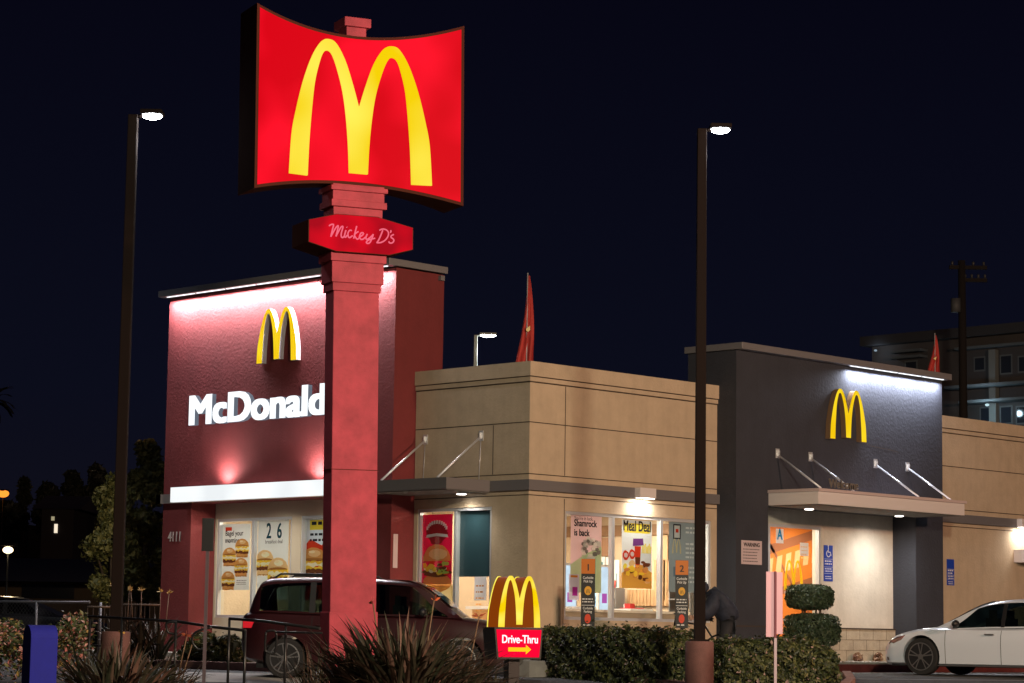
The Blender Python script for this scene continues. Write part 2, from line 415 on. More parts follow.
# canopies
def rod(parent, p0, p1, r=0.022):
    q = MB(); q.tube([p0, p1], r, 8)
    o = B('tie_rod', q, STEEL, parent)
    return o
def bracket(parent, F, a, b):
    q = MB(); q.fbox(F, a-0.06, a+0.06, b-0.10, b+0.10, 0.0005, 0.02); q.fbox(F, a-0.012, a+0.012, b-0.06, b+0.06, 0.02, 0.07)
    B('wall_bracket', q, STEEL, parent)
can1 = MB(); can1.box(-1.27, -0.093, 0.96, 3.17, 3.41, 3.63); can1.box(-1.27, -0.63, 3.17, 4.2, 3.41, 3.63)
can1 = B('side_canopy', can1, FASCIA)
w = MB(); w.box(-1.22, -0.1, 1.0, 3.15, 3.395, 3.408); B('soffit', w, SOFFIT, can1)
for y in (2.88, 1.30):
    bracket(can1, X0, -y, 4.52); rod(can1, (-0.05, y, 4.48), (-1.2, y-0.02, 3.64)); rod(can1, (-0.02, y, 4.42), (-0.02, y+0.04, 3.63), 0.008)  # third piece per bracket: thin upright line just off the wall
can2 = MB(); can2.box(-0.98, -0.625, 4.4, 9.76, 3.62, 3.66); can2.box(-0.98, -0.705, 4.4, 9.76, 3.415, 3.46)
can2 = B('window_canopy', can2, FASCIA2)
w = MB(); w.box(-1.05, -0.981, 4.4, 9.76, 3.41, 3.73); B('lit_fascia', w, emis('lit_fascia', (0.86, 0.90, 0.92), 1.05, 0.05, 0.8, (0.97, 1.0, 1.0)), can2)
can3 = MB(); can3.box(6.72, 12.05, -1.81, e-0.001, 3.44, 3.70)
can3 = B('entrance_canopy', can3, FASCIA2)
w = MB(); w.box(6.69, 12.09, -1.85, e-0.001, 3.70, 3.76); B('canopy_trim', w, plain('canopy_trim', (0.55, 0.44, 0.43), 0.5), can3)
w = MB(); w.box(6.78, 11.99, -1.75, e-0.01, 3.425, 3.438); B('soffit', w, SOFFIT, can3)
for x in (7.01, 8.15, 10.51, 11.73):
    bracket(can3, fY(e), x, 4.55); rod(can3, (x, e-0.05, 4.50), (x-0.03, -1.68, 3.78))
# canopy downlights
def downlight(parent, x, y, z, power, col_=(1.0, 0.93, 0.80), spot=125, F=None):
    q = MB(); q.smooth = True; q.tube([(x, y, z), (x, y, z-0.025)], 0.11, 16); o = B('downlight', q, ALU, parent)
    q = MB(); q.tube([(x, y, z-0.0255), (x, y, z-0.035)], 0.09, 16); B('lamp_lens', q, emis('downlight_lens', (1, 0.95, 0.86), 14), o)
    light('SPOT', 'downlight_lamp', (x, y, z-0.06), power, col_, o, 0.12, spot=spot, blend=1.0, aim=(x, y, 0))
downlight(can1, -0.28, 1.55, 3.40, 90, spot=150)
downlight(can3, 7.8, -0.75, 3.43, 80, (1.0, 0.96, 0.88), spot=150)
downlight(can3, 11.0, -0.80, 3.43, 280, (1.0, 0.98, 0.93), spot=165)
for y in (8.9, 7.3, 5.7): downlight(can2, -0.80, y, 3.452, 120, spot=165)
def eave_light(x, power):
    q = MB(); q.box(x-0.24, x+0.24, -0.24, -0.092, 3.42, 3.62); o = B('eave_light', q, FASCIA2)
    q = MB(); q.box(x-0.21, x+0.21, -0.22, -0.10, 3.412, 3.419); B('lamp_lens', q, emis('downlight_lens', (1, 0.95, 0.86), 14), o)
    light('AREA', 'eave_lamp', (x, -0.17, 3.40), power, (1.0, 0.93, 0.82), o, 0.45, 0.08, aim=(x, -0.10, 0))
eave_light(3.20, 26); eave_light(17.1, 20)
# strip lights under the copings
def strip(F, a0, a1, z, d, power, n, color):
    L = (a1-a0)/n
    for k in range(n):
        c0 = a0+L*k+0.04; c1 = a0+L*(k+1)-0.04
        q = MB(); q.fbox(F, c0, c1, z+0.022, z+0.034, d-0.05, d+0.0)
        o = B('led_strip', q, LED)
        ctr = F.p((c0+c1)/2, z-0.03, d-0.01)
        rot = Matrix(((F.r.x, F.n.x*-1, 0, 0), (F.r.y, F.n.y*-1, 0, 0), (0, 0, 1, 0), (0, 0, 0, 1)))
        light('AREA', 'strip_lamp', ctr, power*random.uniform(0.85, 1.1), color, o, c1-c0, 0.05, rot=rot, spread=R(172))
strip(fX(-0.62), -10.5, -3.25, 7.955, 0.17, 105, 7, (1.0, 0.93, 0.97))
strip(fY(e), 9.42, 13.05, 6.595, 0.14, 66, 4, (0.80, 0.86, 1.0))
# uplights on the window canopy
for y, pw in ((8.33, 260), (5.35, 300)):
    q = MB(); q.box(-0.80, -0.68, y-0.12, y+0.12, 3.665, 3.70); o = B('uplight', q, BLACK, can2)
    light('SPOT', 'uplight_lamp', (-0.80, y, 3.72), pw, (1.0, 0.85, 0.80), o, 0.16, spot=160, blend=1.0, aim=(-0.72, y, 5.2))
# small plate on the side of the tower, conduit box
w = MB(); w.box(-0.56, -0.44, 3.168, 3.178, 1.95, 2.62); B('utility_box', w, plain('pinkish_metal', (0.55, 0.42, 0.42), 0.6))
w = MB(); w.box(0.55, 0.66, 3.10, 3.178, 7.83, 7.93); B('camera_box', w, COPING)
w = MB(); w.box(16.85, 18.4, -0.5, -0.001, 2.58, 2.88); B('service_hood', w, FASCIA2)

# ------------------------------------------------------------------ interior
OAK = plain('oak_panel', (0.50, 0.30, 0.15), 0.6, var=0.2, scale=3)
w = MB(); w.box(0.31, 20, 0.3, 10.28, 0.18, 0.2); B('interior_floor', w, plain('tile_floor', (0.35, 0.30, 0.25), 0.4))
w = MB(); w.box(0.31, 20, 0.3, 10.28, 3.32, 3.40); B('interior_ceiling', w, WHITE)
w = MB(); w.box(3.2, 3.3, 4.2, 10.25, 0.2, 3.32); w.box(0.4, 6.9, 6.0, 6.1, 0.2, 3.32); w.box(6.3, 6.4, 0.4, 6.0, 0.2, 3.32)
B('interior_wall', w, plain('warm_wall', (0.55, 0.42, 0.29), 0.8))
w = MB(); w.box(6.45, 14, 2.6, 2.7, 0.2, 3.32); mural = B('mural_wall', w, plain('orange_wall', (0.75, 0.22, 0.03), 0.6))
w = MB()
F = fY(2.6)
for (a0, b0, a1, b1, t) in ((6.6, 1.6, 14, 3.4, 0.22), (6.6, 0.7, 14, 2.3, 0.18), (9.0, 3.3, 10.6, 0.4, 0.10), (10.2, 3.3, 12.2, 1.2, 0.12), (7.2, 3.2, 8.6, 0.8, 0.08)):
    w.poly([F.p(a0, b0, 0.003), F.p(a1, b1, 0.003), F.p(a1, b1+t, 0.003), F.p(a0, b0+t, 0.003)])
B('mural_band', w, plain('mural_brown', (0.34, 0.12, 0.05), 0.7), mural)
w = MB()
for a in range(16):
    x = 8.2+a*0.34; w.poly([F.p(x, 1.55+a*0.075, 0.006), F.p(x+0.2, 1.58+a*0.075, 0.006), F.p(x+0.26, 2.0+a*0.075, 0.006), F.p(x+0.06, 1.95+a*0.075, 0.006)])
B('mural_light_band', w, plain('mural_peach', (0.85, 0.5, 0.25), 0.7), mural)
for (x, y, p_) in ((1.6, 2.4, 190), (4.6, 2.2, 190), (3.4, 4.8, 120)):
    q = MB(); q.box(x-0.55, x+0.55, y-0.3, y+0.3, 3.295, 3.318); o = B('ceiling_light', q, emis('ceiling_panel', (1, 0.93, 0.8), 5))
    light('AREA', 'ceiling_lamp', (x, y, 3.28), p_, (1.0, 0.86, 0.66), o, 1.1, 0.6)
for (x, y, p_) in ((1.4, 8.6, 150), (1.4, 5.8, 110), (8.6, 1.4, 150), (11.5, 1.5, 60)):
    q = MB(); q.box(x-0.3, x+0.3, y-0.3, y+0.3, 3.295, 3.318); o = B('ceiling_light', q, emis('ceiling_panel', (1, 0.93, 0.8), 5))
    light('AREA', 'ceiling_lamp', (x, y, 3.28), p_, (1.0, 0.86, 0.66), o, 0.6, 0.6)
# things inside the dining room
def at_on(x, y, F):                                         # pixel -> point on a wall frame, as (a, b)
    v = at(x, y, 1.0)-CAM; t = (F.o-CAM).dot(F.n)/v.dot(F.n); q = CAM+v*t-F.o
    return q.dot(F.r), q.dot(F.u)
t = thing('window_counter', 'long tan bar counter just inside the right hand windows', 'counter', (3.2, 0.75, 0.2))
w = MB(); w.box(0.6, 5.4, 0.5, 0.9, 1.14, 1.19); w.build('counter_top', plain('counter_top', (0.70, 0.60, 0.50), 0.4), t, world=True)
w = MB(); w.box(0.7, 5.3, 0.55, 0.62, 0.2, 1.14); w.build('front_panel', plain('counter_front', (0.36, 0.28, 0.20), 0.6), t, world=True)
F = fY(2.75)
a, _ = at_on(653, 560, F)
w = MB(); w.box(a-0.20, a+0.24, 2.75, 2.85, 0.2, 3.31); tag(w.build('yellow_column', plain('yellow_panel', (0.95, 0.50, 0.02), 0.5)), 'tall yellow column inside the middle window behind the meal poster', 'column')
F = fY(1.9)
for i, (px, lab) in enumerate(((571.5, 'glowing pale kiosk screen at the left edge of the right hand windows'), (606, 'kiosk with a pale screen inside beside the left mullion'))):
    a, _ = at_on(px, 560, F)
    t = thing('order_kiosk', lab, 'kiosk', (a, 1.95, 0.2), group='order kiosks in the dining room')
    q = MB(); q.box(-0.05, 0.05, 0.0, 0.08, 0.0, 0.9); q.box(-0.25, 0.25, -0.1, 0.2, 0.0, 0.03); q.build('stand', BLACK, t)
    q = MB(); q.box(-0.20, 0.20, -0.03, 0.04, 0.85, 1.95); q.build('housing', WHITE, t)
    q = MB(); q.box(-0.17, 0.17, -0.036, -0.031, 0.95, 1.90); s_ = q.build('screen', emis('kiosk_screen', (0.72, 0.86, 1.0), 1.1, 0.25, 3.0), t)
    q = MB(); q.box(-0.10, 0.05, -0.040, -0.037, 1.15, 1.35); q.build('screen_picture', emis('kiosk_magenta', (0.6, 0.12, 0.55), 0.8), s_)
F = fX(6.28)
for (x0, y0, x1, y1, mt, nm) in ((560, 527, 705, 534, plain('beam_brown', (0.22, 0.12, 0.06), 0.6), 'wood_beam'), (590, 576, 622, 606, OAK, 'oak_slats'), (655, 560, 705, 606, OAK, 'oak_slats'), (628, 590, 655, 606, OAK, 'oak_slats'), (600, 538, 612, 556, plain('recess_brown', (0.30, 0.16, 0.09), 0.6), 'dark_niche'), (662, 534, 668, 600, plain('trim_tan', (0.5, 0.33, 0.18), 0.6), 'wood_trim')):
    a0, b1 = at_on(x0, y0, F); a1, b0 = at_on(x1, y1, F); w = MB(); w.fbox(F, a0, a1, max(0.21, b0), min(3.3, b1), 0.001, 0.03)
    if nm == 'oak_slats':
        k = a0+0.03
        while k < a1-0.05: w.fbox(F, k, k+0.05, max(0.21, b0), min(3.3, b1), 0.03, 0.05); k += 0.10
    B(nm, w, mt)
for (x0, y0, x1, y1, lab) in ((600.5, 557, 607, 568, 'upper left white framed picture on the dining room wall'), (608.5, 557, 614, 568, 'upper right white framed picture beside the left mullion'), (600.5, 571, 607, 584, 'lower left framed picture on the dining room wall'), (616, 560, 621, 590, 'tall white framed picture just right of the left mullion')):
    a0, b1 = at_on(x0, y0, F); a1, b0 = at_on(x1, y1, F); o = thing('wall_picture', lab, 'picture', F.p((a0+a1)/2, b0, 0.06), group='framed pictures on the dining room wall')
    q = MB(); q.fbox(F, a0, a1, b0, b1, 0.055, 0.08); q.build('frame', WHITE, o, world=True)
    q = MB(); q.fbox(F, a0+0.08, a1-0.05, b0+0.06, b0+(b1-b0)*0.55, 0.081, 0.083); q.build('print', plain('picture_teal', (0.05, 0.20, 0.24), 0.6), o, world=True)
for i, px in enumerate((596, 610, 684)):
    a, _ = at_on(px, 590, fX(5.9))
    t = thing('cup_shelf', ['low shelf unit of cups seen past the pale pink poster', 'low shelf unit of cups left of the left window mullion', 'low shelf unit of cups behind the second pickup sign'][i], 'shelf', (5.9, -a, 0.2), rz=-math.pi/2, group='shelf units at the back of the dining room')
    q = MB(); q.box(-0.3, -0.27, -0.15, 0.15, 0, 1.5); q.box(0.27, 0.3, -0.15, 0.15, 0, 1.5)
    for z in (0.4, 0.95, 1.25, 1.48): q.box(-0.27, 0.27, -0.15, 0.15, z, z+0.03)
    q.build('shelf_frame', plain('shelf_grey', (0.16, 0.15, 0.15), 0.5), t)
    for k in range(8):
        q = MB(); x_ = random.uniform(-0.22, 0.22); z_ = random.choice((0.98, 1.28, 1.51)); r_ = random.uniform(0.035, 0.06); q.tube([(x_, -0.05, z_), (x_, -0.05, z_+0.16)], r_*0.8, 8, r_); q.build('cup', plain('cup_%d' % (k % 4), [(0.75, 0.75, 0.75), (0.1, 0.25, 0.4), (0.6, 0.08, 0.06), (0.7, 0.6, 0.5)][k % 4], 0.5), t)
F = fY(1.5)
for i, px in enumerate((631, 655, 640)):
    a, _ = at_on(px, 604, F)
    y_ = 1.5 + 0.7*i
    t = thing('dining_table', ['dining table with red trays beside the left mullion of the meal window', 'dining table in front of the yellow column', 'dining table set further back behind the two others'][i], 'table', (a, y_, 0.2), group='dining tables behind the right hand windows')
    q = MB(); q.box(-0.35, 0.35, -0.3, 0.3, 1.0, 1.04); q.build('table_top', WHITE, t)
    q = MB(); q.tube([(0, 0, 0), (0, 0, 1.0)], 0.04, 8); q.build('leg', BLACK, t)
    q = MB(); q.box(-0.22, 0.18, -0.2, 0.1, 1.042, 1.06); o_ = q.build('serving_tray', plain('tray_red', (0.55, 0.02, 0.03), 0.4)); o_.location = (a, y_, 0.2)
    tag(o_, ['red tray on the table beside the left mullion of the meal window', 'red tray on the table before the yellow column', 'red tray on the table furthest back'][i], 'tray', 'trays on the dining tables')
    q = MB(); q.box(-0.15, 0.0, -0.1, 0.05, 1.062, 1.15); o_ = q.build('food_box', plain('box_red', (0.6, 0.05, 0.04), 0.5) if i != 1 else WHITE); o_.location = (a, y_, 0.2)
    tag(o_, ['red food box on the tray by the left mullion', 'white food box on the tray before the yellow column', 'red food box on the tray furthest back'][i], 'food box', 'food boxes on the trays')
t = thing('serving_counter', 'oak fronted serving counter seen under the dark blind of the corner window', 'counter', (2.2, 1.9, 0.2))
w = MB(); w.box(1.9, 2.6, 0.6, 3.6, 1.18, 1.24); w.build('counter_top', WHITE, t, world=True)
w = MB(); w.box(2.0, 2.5, 0.7, 3.5, 0.2, 1.18); w.build('front_panel', plain('counter_orange', (0.70, 0.40, 0.18), 0.6), t, world=True)
#--OBJECTS--
# ------------------------------------------------------------------ printed paper and lettering
def paper(name, c, tr=0.5):
    if name in MC: return MC[name]
    m = bpy.data.materials.new(name); m.use_nodes = True; nt = m.node_tree; nt.nodes.clear()
    o = nt.nodes.new('ShaderNodeOutputMaterial'); mx = nt.nodes.new('ShaderNodeMixShader'); a = nt.nodes.new('ShaderNodeBsdfDiffuse'); b = nt.nodes.new('ShaderNodeBsdfTranslucent')
    a.inputs[0].default_value = (*c, 1); b.inputs[0].default_value = (*c, 1); mx.inputs[0].default_value = tr
    nt.links.new(a.outputs[0], mx.inputs[1]); nt.links.new(b.outputs[0], mx.inputs[2]); nt.links.new(mx.outputs[0], o.inputs[0])
    MC[name] = m; return m
PW = paper('poster_white', (0.85, 0.86, 0.88)); INK = paper('ink_black', (0.03, 0.03, 0.04), 0.1)
BUN = paper('print_bun', (0.70, 0.33, 0.10), 0.4); BUNL = paper('print_bun_light', (0.85, 0.56, 0.28), 0.4); PAT = paper('print_patty', (0.16, 0.05, 0.02), 0.2); CHE = paper('print_cheese', (0.95, 0.62, 0.06), 0.4)
EGG = paper('print_egg', (0.95, 0.88, 0.66), 0.4); BUNS = paper('print_bun_shadow', (0.45, 0.19, 0.05), 0.4); LET = paper('print_lettuce', (0.40, 0.55, 0.10), 0.4); SAU = paper('print_sauce', (0.65, 0.05, 0.02), 0.3)
YEL = paper('print_yellow', (0.95, 0.75, 0.08), 0.5); CREAM = paper('print_cream', (0.90, 0.80, 0.55), 0.5)
def blob(F, cx, cy, rx, ry, d, seed, n=22, rough=0.08, a0=0.0, a1=2*math.pi):
    rnd = random.Random(seed); P = []
    for k in range(n+1):
        t = a0+(a1-a0)*k/n; r = 1+rnd.uniform(-rough, rough); P.append(F.p(cx+rx*math.cos(t)*r, cy+ry*math.sin(t)*r, d))
    return P
def burger(F, cx, cy, w, d, parent, seed=1, tall=1.0, top=(BUN, BUNL), name='burger_print'):
    h = w*0.5*tall*0.80; w = w*1.12; q = MB(); k = 0.0012
    def band(y0, y1, hw, mi, lev, rough=0.05):
        rnd = random.Random(seed*31+lev); P = []; n = 12
        for j in range(n+1): P.append((cx-hw*w+2*hw*w*j/n, cy+y0*h+rnd.uniform(-rough, rough)*h))
        for j in range(n, -1, -1): P.append((cx-hw*w+2*hw*w*j/n, cy+y1*h+rnd.uniform(-rough, rough)*h))
        q.mi = mi; q.poly([F.p(a, b, d+lev*k) for a, b in P])
    band(-1.0, -0.55, 0.42, 0, 0); band(-0.98, -0.9, 0.36, 6, 1)
    band(-0.62, -0.30, 0.47, 2, 2); band(-0.36, -0.16, 0.49, 3, 3, 0.10); band(-0.22, 0.06, 0.45, 4 if seed % 2 else 2, 4, 0.08); band(-0.02, 0.16, 0.49, 3, 5, 0.09)
    q.mi = 0; q.poly(blob(F, cx, cy+0.14*h, w*0.49, h*0.78, d+6*k, seed, 20, 0.02, 0, math.pi))
    q.mi = 6; q.poly(blob(F, cx, cy+0.13*h, w*0.47, h*0.16, d+7*k, seed, 18, 0.03, 0, math.pi))
    q.mi = 1; q.poly(blob(F, cx+w*0.04, cy+0.56*h, w*0.22, h*0.20, d+8*k, seed+3, 18, 0.06))
    q.mi = 5; q.poly(blob(F, cx-w*0.05, cy+0.66*h, w*0.12, h*0.09, d+9*k, seed+5, 10, 0.1))
    return q.build(name, [top[0], top[1], PAT, CHE, EGG, paper('print_highlight', (0.95, 0.78, 0.5), 0.4), BUNS], parent, world=True)
def rows(F, a0, a1, b, n, dz, h, mat, parent, d, name='small_print', seed=3):
    # tiny lines of print too small to read
    q = MB(); rnd = random.Random(seed)
    for i in range(n):
        x = a0; end = a1-rnd.uniform(0, 0.25)*(a1-a0)
        while x < end:
            l = rnd.uniform(0.5, 1.6)*h*2; q.poly([F.p(x, b-i*dz, d), F.p(min(x+l, end), b-i*dz, d), F.p(min(x+l, end), b-i*dz+h, d), F.p(x, b-i*dz+h, d)]); x += l+h*0.7
    return q.build(name, mat, parent, world=True)
def poster(F, x0, y0, x1, y1, mat, label, frac=None, cat='poster', name='window_poster', d=-0.09):
    G = Frame(F.p(0, 0, d), F.r, F.u)
    a0, b1 = at_on(x0, y0, G); a1, b0 = at_on(x1, y1, G)
    t = thing(name, label, cat, G.p((a0+a1)/2, b0, 0))
    q = MB(); q.fbox(G, a0, a1, b0, b1, -0.002, 0.0); q.build('sheet', mat, t, world=True)
    return t, G, a0, a1, b0, b1
def prn(t, G, pts, mat, d, name='print'):
    q = MB(); q.poly([G.p(a, b, d) for a, b in pts]); return q.build(name, mat, t, world=True)
def rect(a0, a1, b0, b1): return [(a0, b0), (a1, b0), (a1, b1), (a0, b1)]
FR = fX(0.06)
# breakfast poster with four burgers
t, G, a0, a1, b0, b1 = poster(FR, 223, 524.5, 249, 590, PW, 'white breakfast poster with four sandwiches in the far left window', d=-0.125)
W_, H_ = a1-a0, b1-b0
prn(t, G, rect(a0+0.10*W_, a0+0.33*W_, b1-0.10*H_, b1-0.045*H_), SAU, 0.002, 'red_tab')
text('headline', 'Bagel your\nmorning', G, a0+0.10*W_, b1-0.175*H_, 0.155, INK, t, d=0.003, depth=0.0004, bold=0.02, sx=0.92)
for i, (fx, fy) in enumerate(((0.72, 0.64), (0.27, 0.51), (0.70, 0.35), (0.25, 0.15))):
    burger(G, a0+fx*W_, b0+fy*H_, W_*0.44, 0.003, t, 3+i*2, 1.25)
rows(G, a0+0.1*W_, a0+0.45*W_, b0+0.76*H_, 2, 0.04, 0.014, INK, t, 0.003); rows(G, a0+0.55*W_, a0+0.92*W_, b0+0.14*H_, 3, 0.04, 0.014, INK, t, 0.003, seed=8)
# 2 for 6 poster
t, G, a0, a1, b0, b1 = poster(FR, 258.5, 518, 287, 600, PW, 'white deal poster with numerals 2 and 6 above two large muffins', d=-0.125)
W_, H_ = a1-a0, b1-b0
text('price_numerals', '2  6', G, (a0+a1)/2+0.03*W_, b1-0.25*H_, 0.46, paper('ink_teal', (0.02, 0.07, 0.10), 0.1), t, d=0.003, depth=0.0004, bold=0.025, align='CENTER', sx=0.72)
text('small_heading', 'breakfast deal', G, (a0+a1)/2+0.03*W_, b1-0.315*H_, 0.115, INK, t, d=0.003, depth=0.0004, align='CENTER', sx=0.9)
burger(G, a0+0.25*W_, b0+0.46*H_, W_*0.52, 0.003, t, 21, 1.35, (BUNL, EGG)); burger(G, a0+0.70*W_, b0+0.34*H_, W_*0.60, 0.016, t, 25, 1.35, (BUNL, EGG))
# third poster beside the pylon
t, G, a0, a1, b0, b1 = poster(FR, 303, 518, 327, 600, paper('poster_blue_white', (0.75, 0.80, 0.90)), 'pale blue burger poster with yellow tag beside the sign pillar', d=-0.125)
W_, H_ = a1-a0, b1-b0
prn(t, G, rect(a0+0.28*W_, a1-0.03*W_, b1-0.15*H_, b1-0.03*H_), YEL, 0.002, 'yellow_tag'); rows(G, a0+0.35*W_, a1-0.1*W_, b1-0.09*H_, 1, 0.1, 0.07, INK, t, 0.004)
rows(G, a0+0.3*W_, a1-0.1*W_, b1-0.22*H_, 2, 0.12, 0.05, INK, t, 0.003)
prn(t, G, [(a0, b0), (a1, b0), (a1, b0+0.74*H_), (a0+0.75*W_, b0+0.66*H_), (a0+0.3*W_, b0+0.74*H_), (a0, b0+0.62*H_)], SAU, 0.002, 'red_splash')
burger(G, a0+0.45*W_, b0+0.45*H_, W_*0.95, 0.004, t, 33, 1.1)
# red burger poster in the corner window
t, G, a0, a1, b0, b1 = poster(X0, 422, 515, 451.5, 584, paper('poster_crimson', (0.62, 0.02, 0.10), 0.35), 'crimson poster with one huge burger in the corner window')
W_, H_ = a1-a0, b1-b0
q = MB()
q.poly(blob(G, (a0+a1)/2, b0+0.74*H_, W_*0.36, H_*0.16, 0.002, 4, 22, 0.12)); q.build('dark_badge', paper('print_maroon', (0.30, 0.02, 0.03), 0.3), t, world=True)
q = MB()
for k in range(11):
    an = R(160-14*k); x_, z_ = (a0+a1)/2+W_*0.33*math.cos(an), b0+0.76*H_+H_*0.13*math.sin(an)
    q.poly([G.p(x_-0.03, z_-0.035, 0.004), G.p(x_+0.025, z_-0.03, 0.004), G.p(x_+0.03, z_+0.035, 0.004), G.p(x_-0.02, z_+0.04, 0.004)])
q.poly([G.p(a0+0.14*W_, b0+0.665*H_, 0.004), G.p(a0+0.5*W_, b0+0.69*H_, 0.004), G.p(a1-0.12*W_, b0+0.665*H_, 0.004), G.p(a1-0.16*W_, b0+0.71*H_, 0.004), G.p(a0+0.5*W_, b0+0.73*H_, 0.004), G.p(a0+0.18*W_, b0+0.71*H_, 0.004)])
q.build('white_ribbon', PW, t, world=True)
q = MB(); k = 0.0012; cx = (a0+a1)/2+0.03*W_
q.mi = 0; q.poly(blob(G, cx, b0+0.02*H_, W_*0.46, H_*0.14, 0.003, 9, 20, 0.04))
q.mi = 2; q.poly(blob(G, cx, b0+0.17*H_, W_*0.46, H_*0.07, 0.005, 10, 24, 0.10))
for j in range(26):
    rnd = random.Random(j); q.mi = rnd.choice((2, 3, 4, 5, 6)); q.poly(blob(G, cx+rnd.uniform(-0.4, 0.4)*W_, b0+rnd.uniform(0.13, 0.32)*H_, W_*rnd.uniform(0.05, 0.12), H_*rnd.uniform(0.015, 0.04), 0.006+j*0.0004, j, 10, 0.2))
q.mi = 0; q.poly(blob(G, cx, b0+0.33*H_, W_*0.45, H_*0.24, 0.018, 11, 24, 0.02, 0, math.pi)); q.mi = 1; q.poly(blob(G, cx+0.04*W_, b0+0.43*H_, W_*0.3, H_*0.08, 0.0195, 12, 20, 0.06))
q.build('burger_print', [BUN, BUNL, PAT, CHE, SAU, LET, EGG], t, world=True)
G = Frame(X0.p(0, 0, -0.10), X0.r, X0.u)
aa0, bb1 = at_on(421, 584.5, G); aa1, bb0 = at_on(453, 618, G)
q = MB(); q.fbox(G, aa0, aa1, bb0, bb1, -0.01, 0); tag(q.build('cream_panel', CREAM), 'plain cream panel filling the window below the crimson poster', 'window panel')
aa0, bb1 = at_on(458, 511, G); aa1, bb0 = at_on(489.5, 575.5, G)
q = MB(); q.fbox(G, aa0, aa1, bb0, bb1, -0.03, -0.02); q.fbox(G, aa0, aa1, bb0-0.02, bb0, -0.035, -0.015)
tag(q.build('roller_blind', plain('dark_teal_blind', (0.035, 0.075, 0.095), 0.35)), 'dark teal roller blind drawn down the right pane of the corner window', 'blind')
aa0, bb1 = at_on(463, 576, G); aa1, bb0 = at_on(477, 602, G)
t = thing('interior_notice', 'two white notices lit inside below the teal blind', 'notice', G.p((aa0+aa1)/2, bb0, -0.5))
for (p, q_, r, s) in ((464, 576, 475.5, 600), (479, 576, 486.5, 600)):
    aa0, bb1 = at_on(p, q_, G); aa1, bb0 = at_on(r, s, G)
    o = MB().fbox(G, aa0, aa1, bb0, bb1, -0.3, -0.29).build('sheet', paper('notice_white', (0.9, 0.92, 1.0)), t, world=True)
    rows(Frame(G.p(0, 0, -0.285), G.r, G.u), aa0+0.05, aa1-0.05, bb1-0.2, 5, 0.12, 0.03, BUN, t, 0.0)
# right hand windows
t, G, a0, a1, b0, b1 = poster(Y0, 571, 513.5, 601, 593, paper('poster_pink', (0.90, 0.72, 0.74)), 'tall pink and green drink poster in the left pane of the right windows')
W_, H_ = a1-a0, b1-b0
prn(t, G, [(a0, b0), (a1, b0), (a1, b0+0.6*H_), (a0+0.5*W_, b0+0.5*H_), (a0, b0+0.35*H_)], paper('print_mint', (0.66, 0.85, 0.55)), 0.002, 'mint_field')
text('top_line', "You're in luck,", G, a0+0.10*W_, b1-0.075*H_, 0.105, INK, t, d=0.003, depth=0.0004, sx=0.9)
text('headline', 'Shamrock\nis back', G, a0+0.10*W_, b1-0.155*H_, 0.185, INK, t, d=0.003, depth=0.0004, bold=0.03, sx=0.88)
q = MB()
for j in range(46):
    rnd = random.Random(j+50); q.mi = rnd.choice((0, 0, 1, 2)); an = rnd.uniform(0, 6.28); rr = rnd.uniform(0, 1)**0.5
    q.poly(blob(G, a0+0.66*W_+rr*0.30*W_*math.cos(an), b0+0.57*H_+rr*0.14*H_*math.sin(an), W_*0.07, H_*0.025, 0.004+j*0.0004, j, 9, 0.25))
q.mi = 3; q.poly([G.p(a0+0.36*W_, b0+0.50*H_, 0.003), G.p(a0+0.45*W_, b0+0.04*H_, 0.003), G.p(a0+0.80*W_, b0+0.04*H_, 0.003), G.p(a0+0.92*W_, b0+0.50*H_, 0.003)])
q.build('drink_print', [paper('print_cream_white', (0.9, 0.88, 0.82)), paper('print_grey', (0.6, 0.58, 0.55)), paper('print_dark_speck', (0.3, 0.28, 0.25)), paper('print_pale_green', (0.72, 0.88, 0.62))], t, world=True)
t, G, a0, a1, b0, b1 = poster(Y0, 569, 574, 579, 600, paper('notice_lilac', (0.85, 0.80, 0.92)), 'small lilac notice low beside the left curbside sign', name='small_notice', cat='notice', d=-0.085)
prn(t, G, rect(a0+0.1, a1-0.05, b0+0.08, b0+0.25), paper('ink_magenta', (0.6, 0.05, 0.45)), 0.002, 'magenta_square'); prn(t, G, rect(a0+0.05, a1-0.05, b1-0.06, b1-0.02), paper('ink_orange', (0.9, 0.35, 0.05)), 0.002, 'orange_bar')
t, G, a0, a1, b0, b1 = poster(Y0, 622, 519.5, 651.5, 589, PW, 'white meal poster with yellow heading in the middle pane')
W_, H_ = a1-a0, b1-b0
prn(t, G, rect(a0+0.07*W_, a1-0.07*W_, b1-0.185*H_, b1-0.045*H_), YEL, 0.002, 'yellow_banner')
text('headline', 'Meal Deal', G, (a0+a1)/2, b1-0.155*H_, 0.29, INK, t, d=0.004, depth=0.0004, bold=0.025, align='CENTER', sx=0.72)
q = MB(); lev = 0.003
def add(mi, pts):
    global lev
    q.mi = mi; q.poly([G.p(a0+x*W_, b0+y*H_, lev) for x, y in pts]); lev += 0.0008
add(0, [(0, 0.0), (1, 0.0), (1, 0.24), (0.7, 0.33), (0.3, 0.30), (0, 0.22)])
add(1, [(0.36, 0.62), (0.72, 0.64), (0.70, 0.74), (0.37, 0.73)])
add(2, [(0.45, 0.30), (0.60, 0.30), (0.63, 0.62), (0.42, 0.62)]); add(3, [(0.45, 0.36), (0.60, 0.36), (0.61, 0.46), (0.44, 0.46)])
add(4, [(0.66, 0.30), (0.93, 0.30), (0.97, 0.55), (0.63, 0.55)])
for j in range(7): add(5, [(0.65+j*0.045, 0.52), (0.68+j*0.045, 0.52), (0.70+j*0.045, 0.62+0.02*(j % 3)), (0.67+j*0.045, 0.63+0.02*(j % 3))])
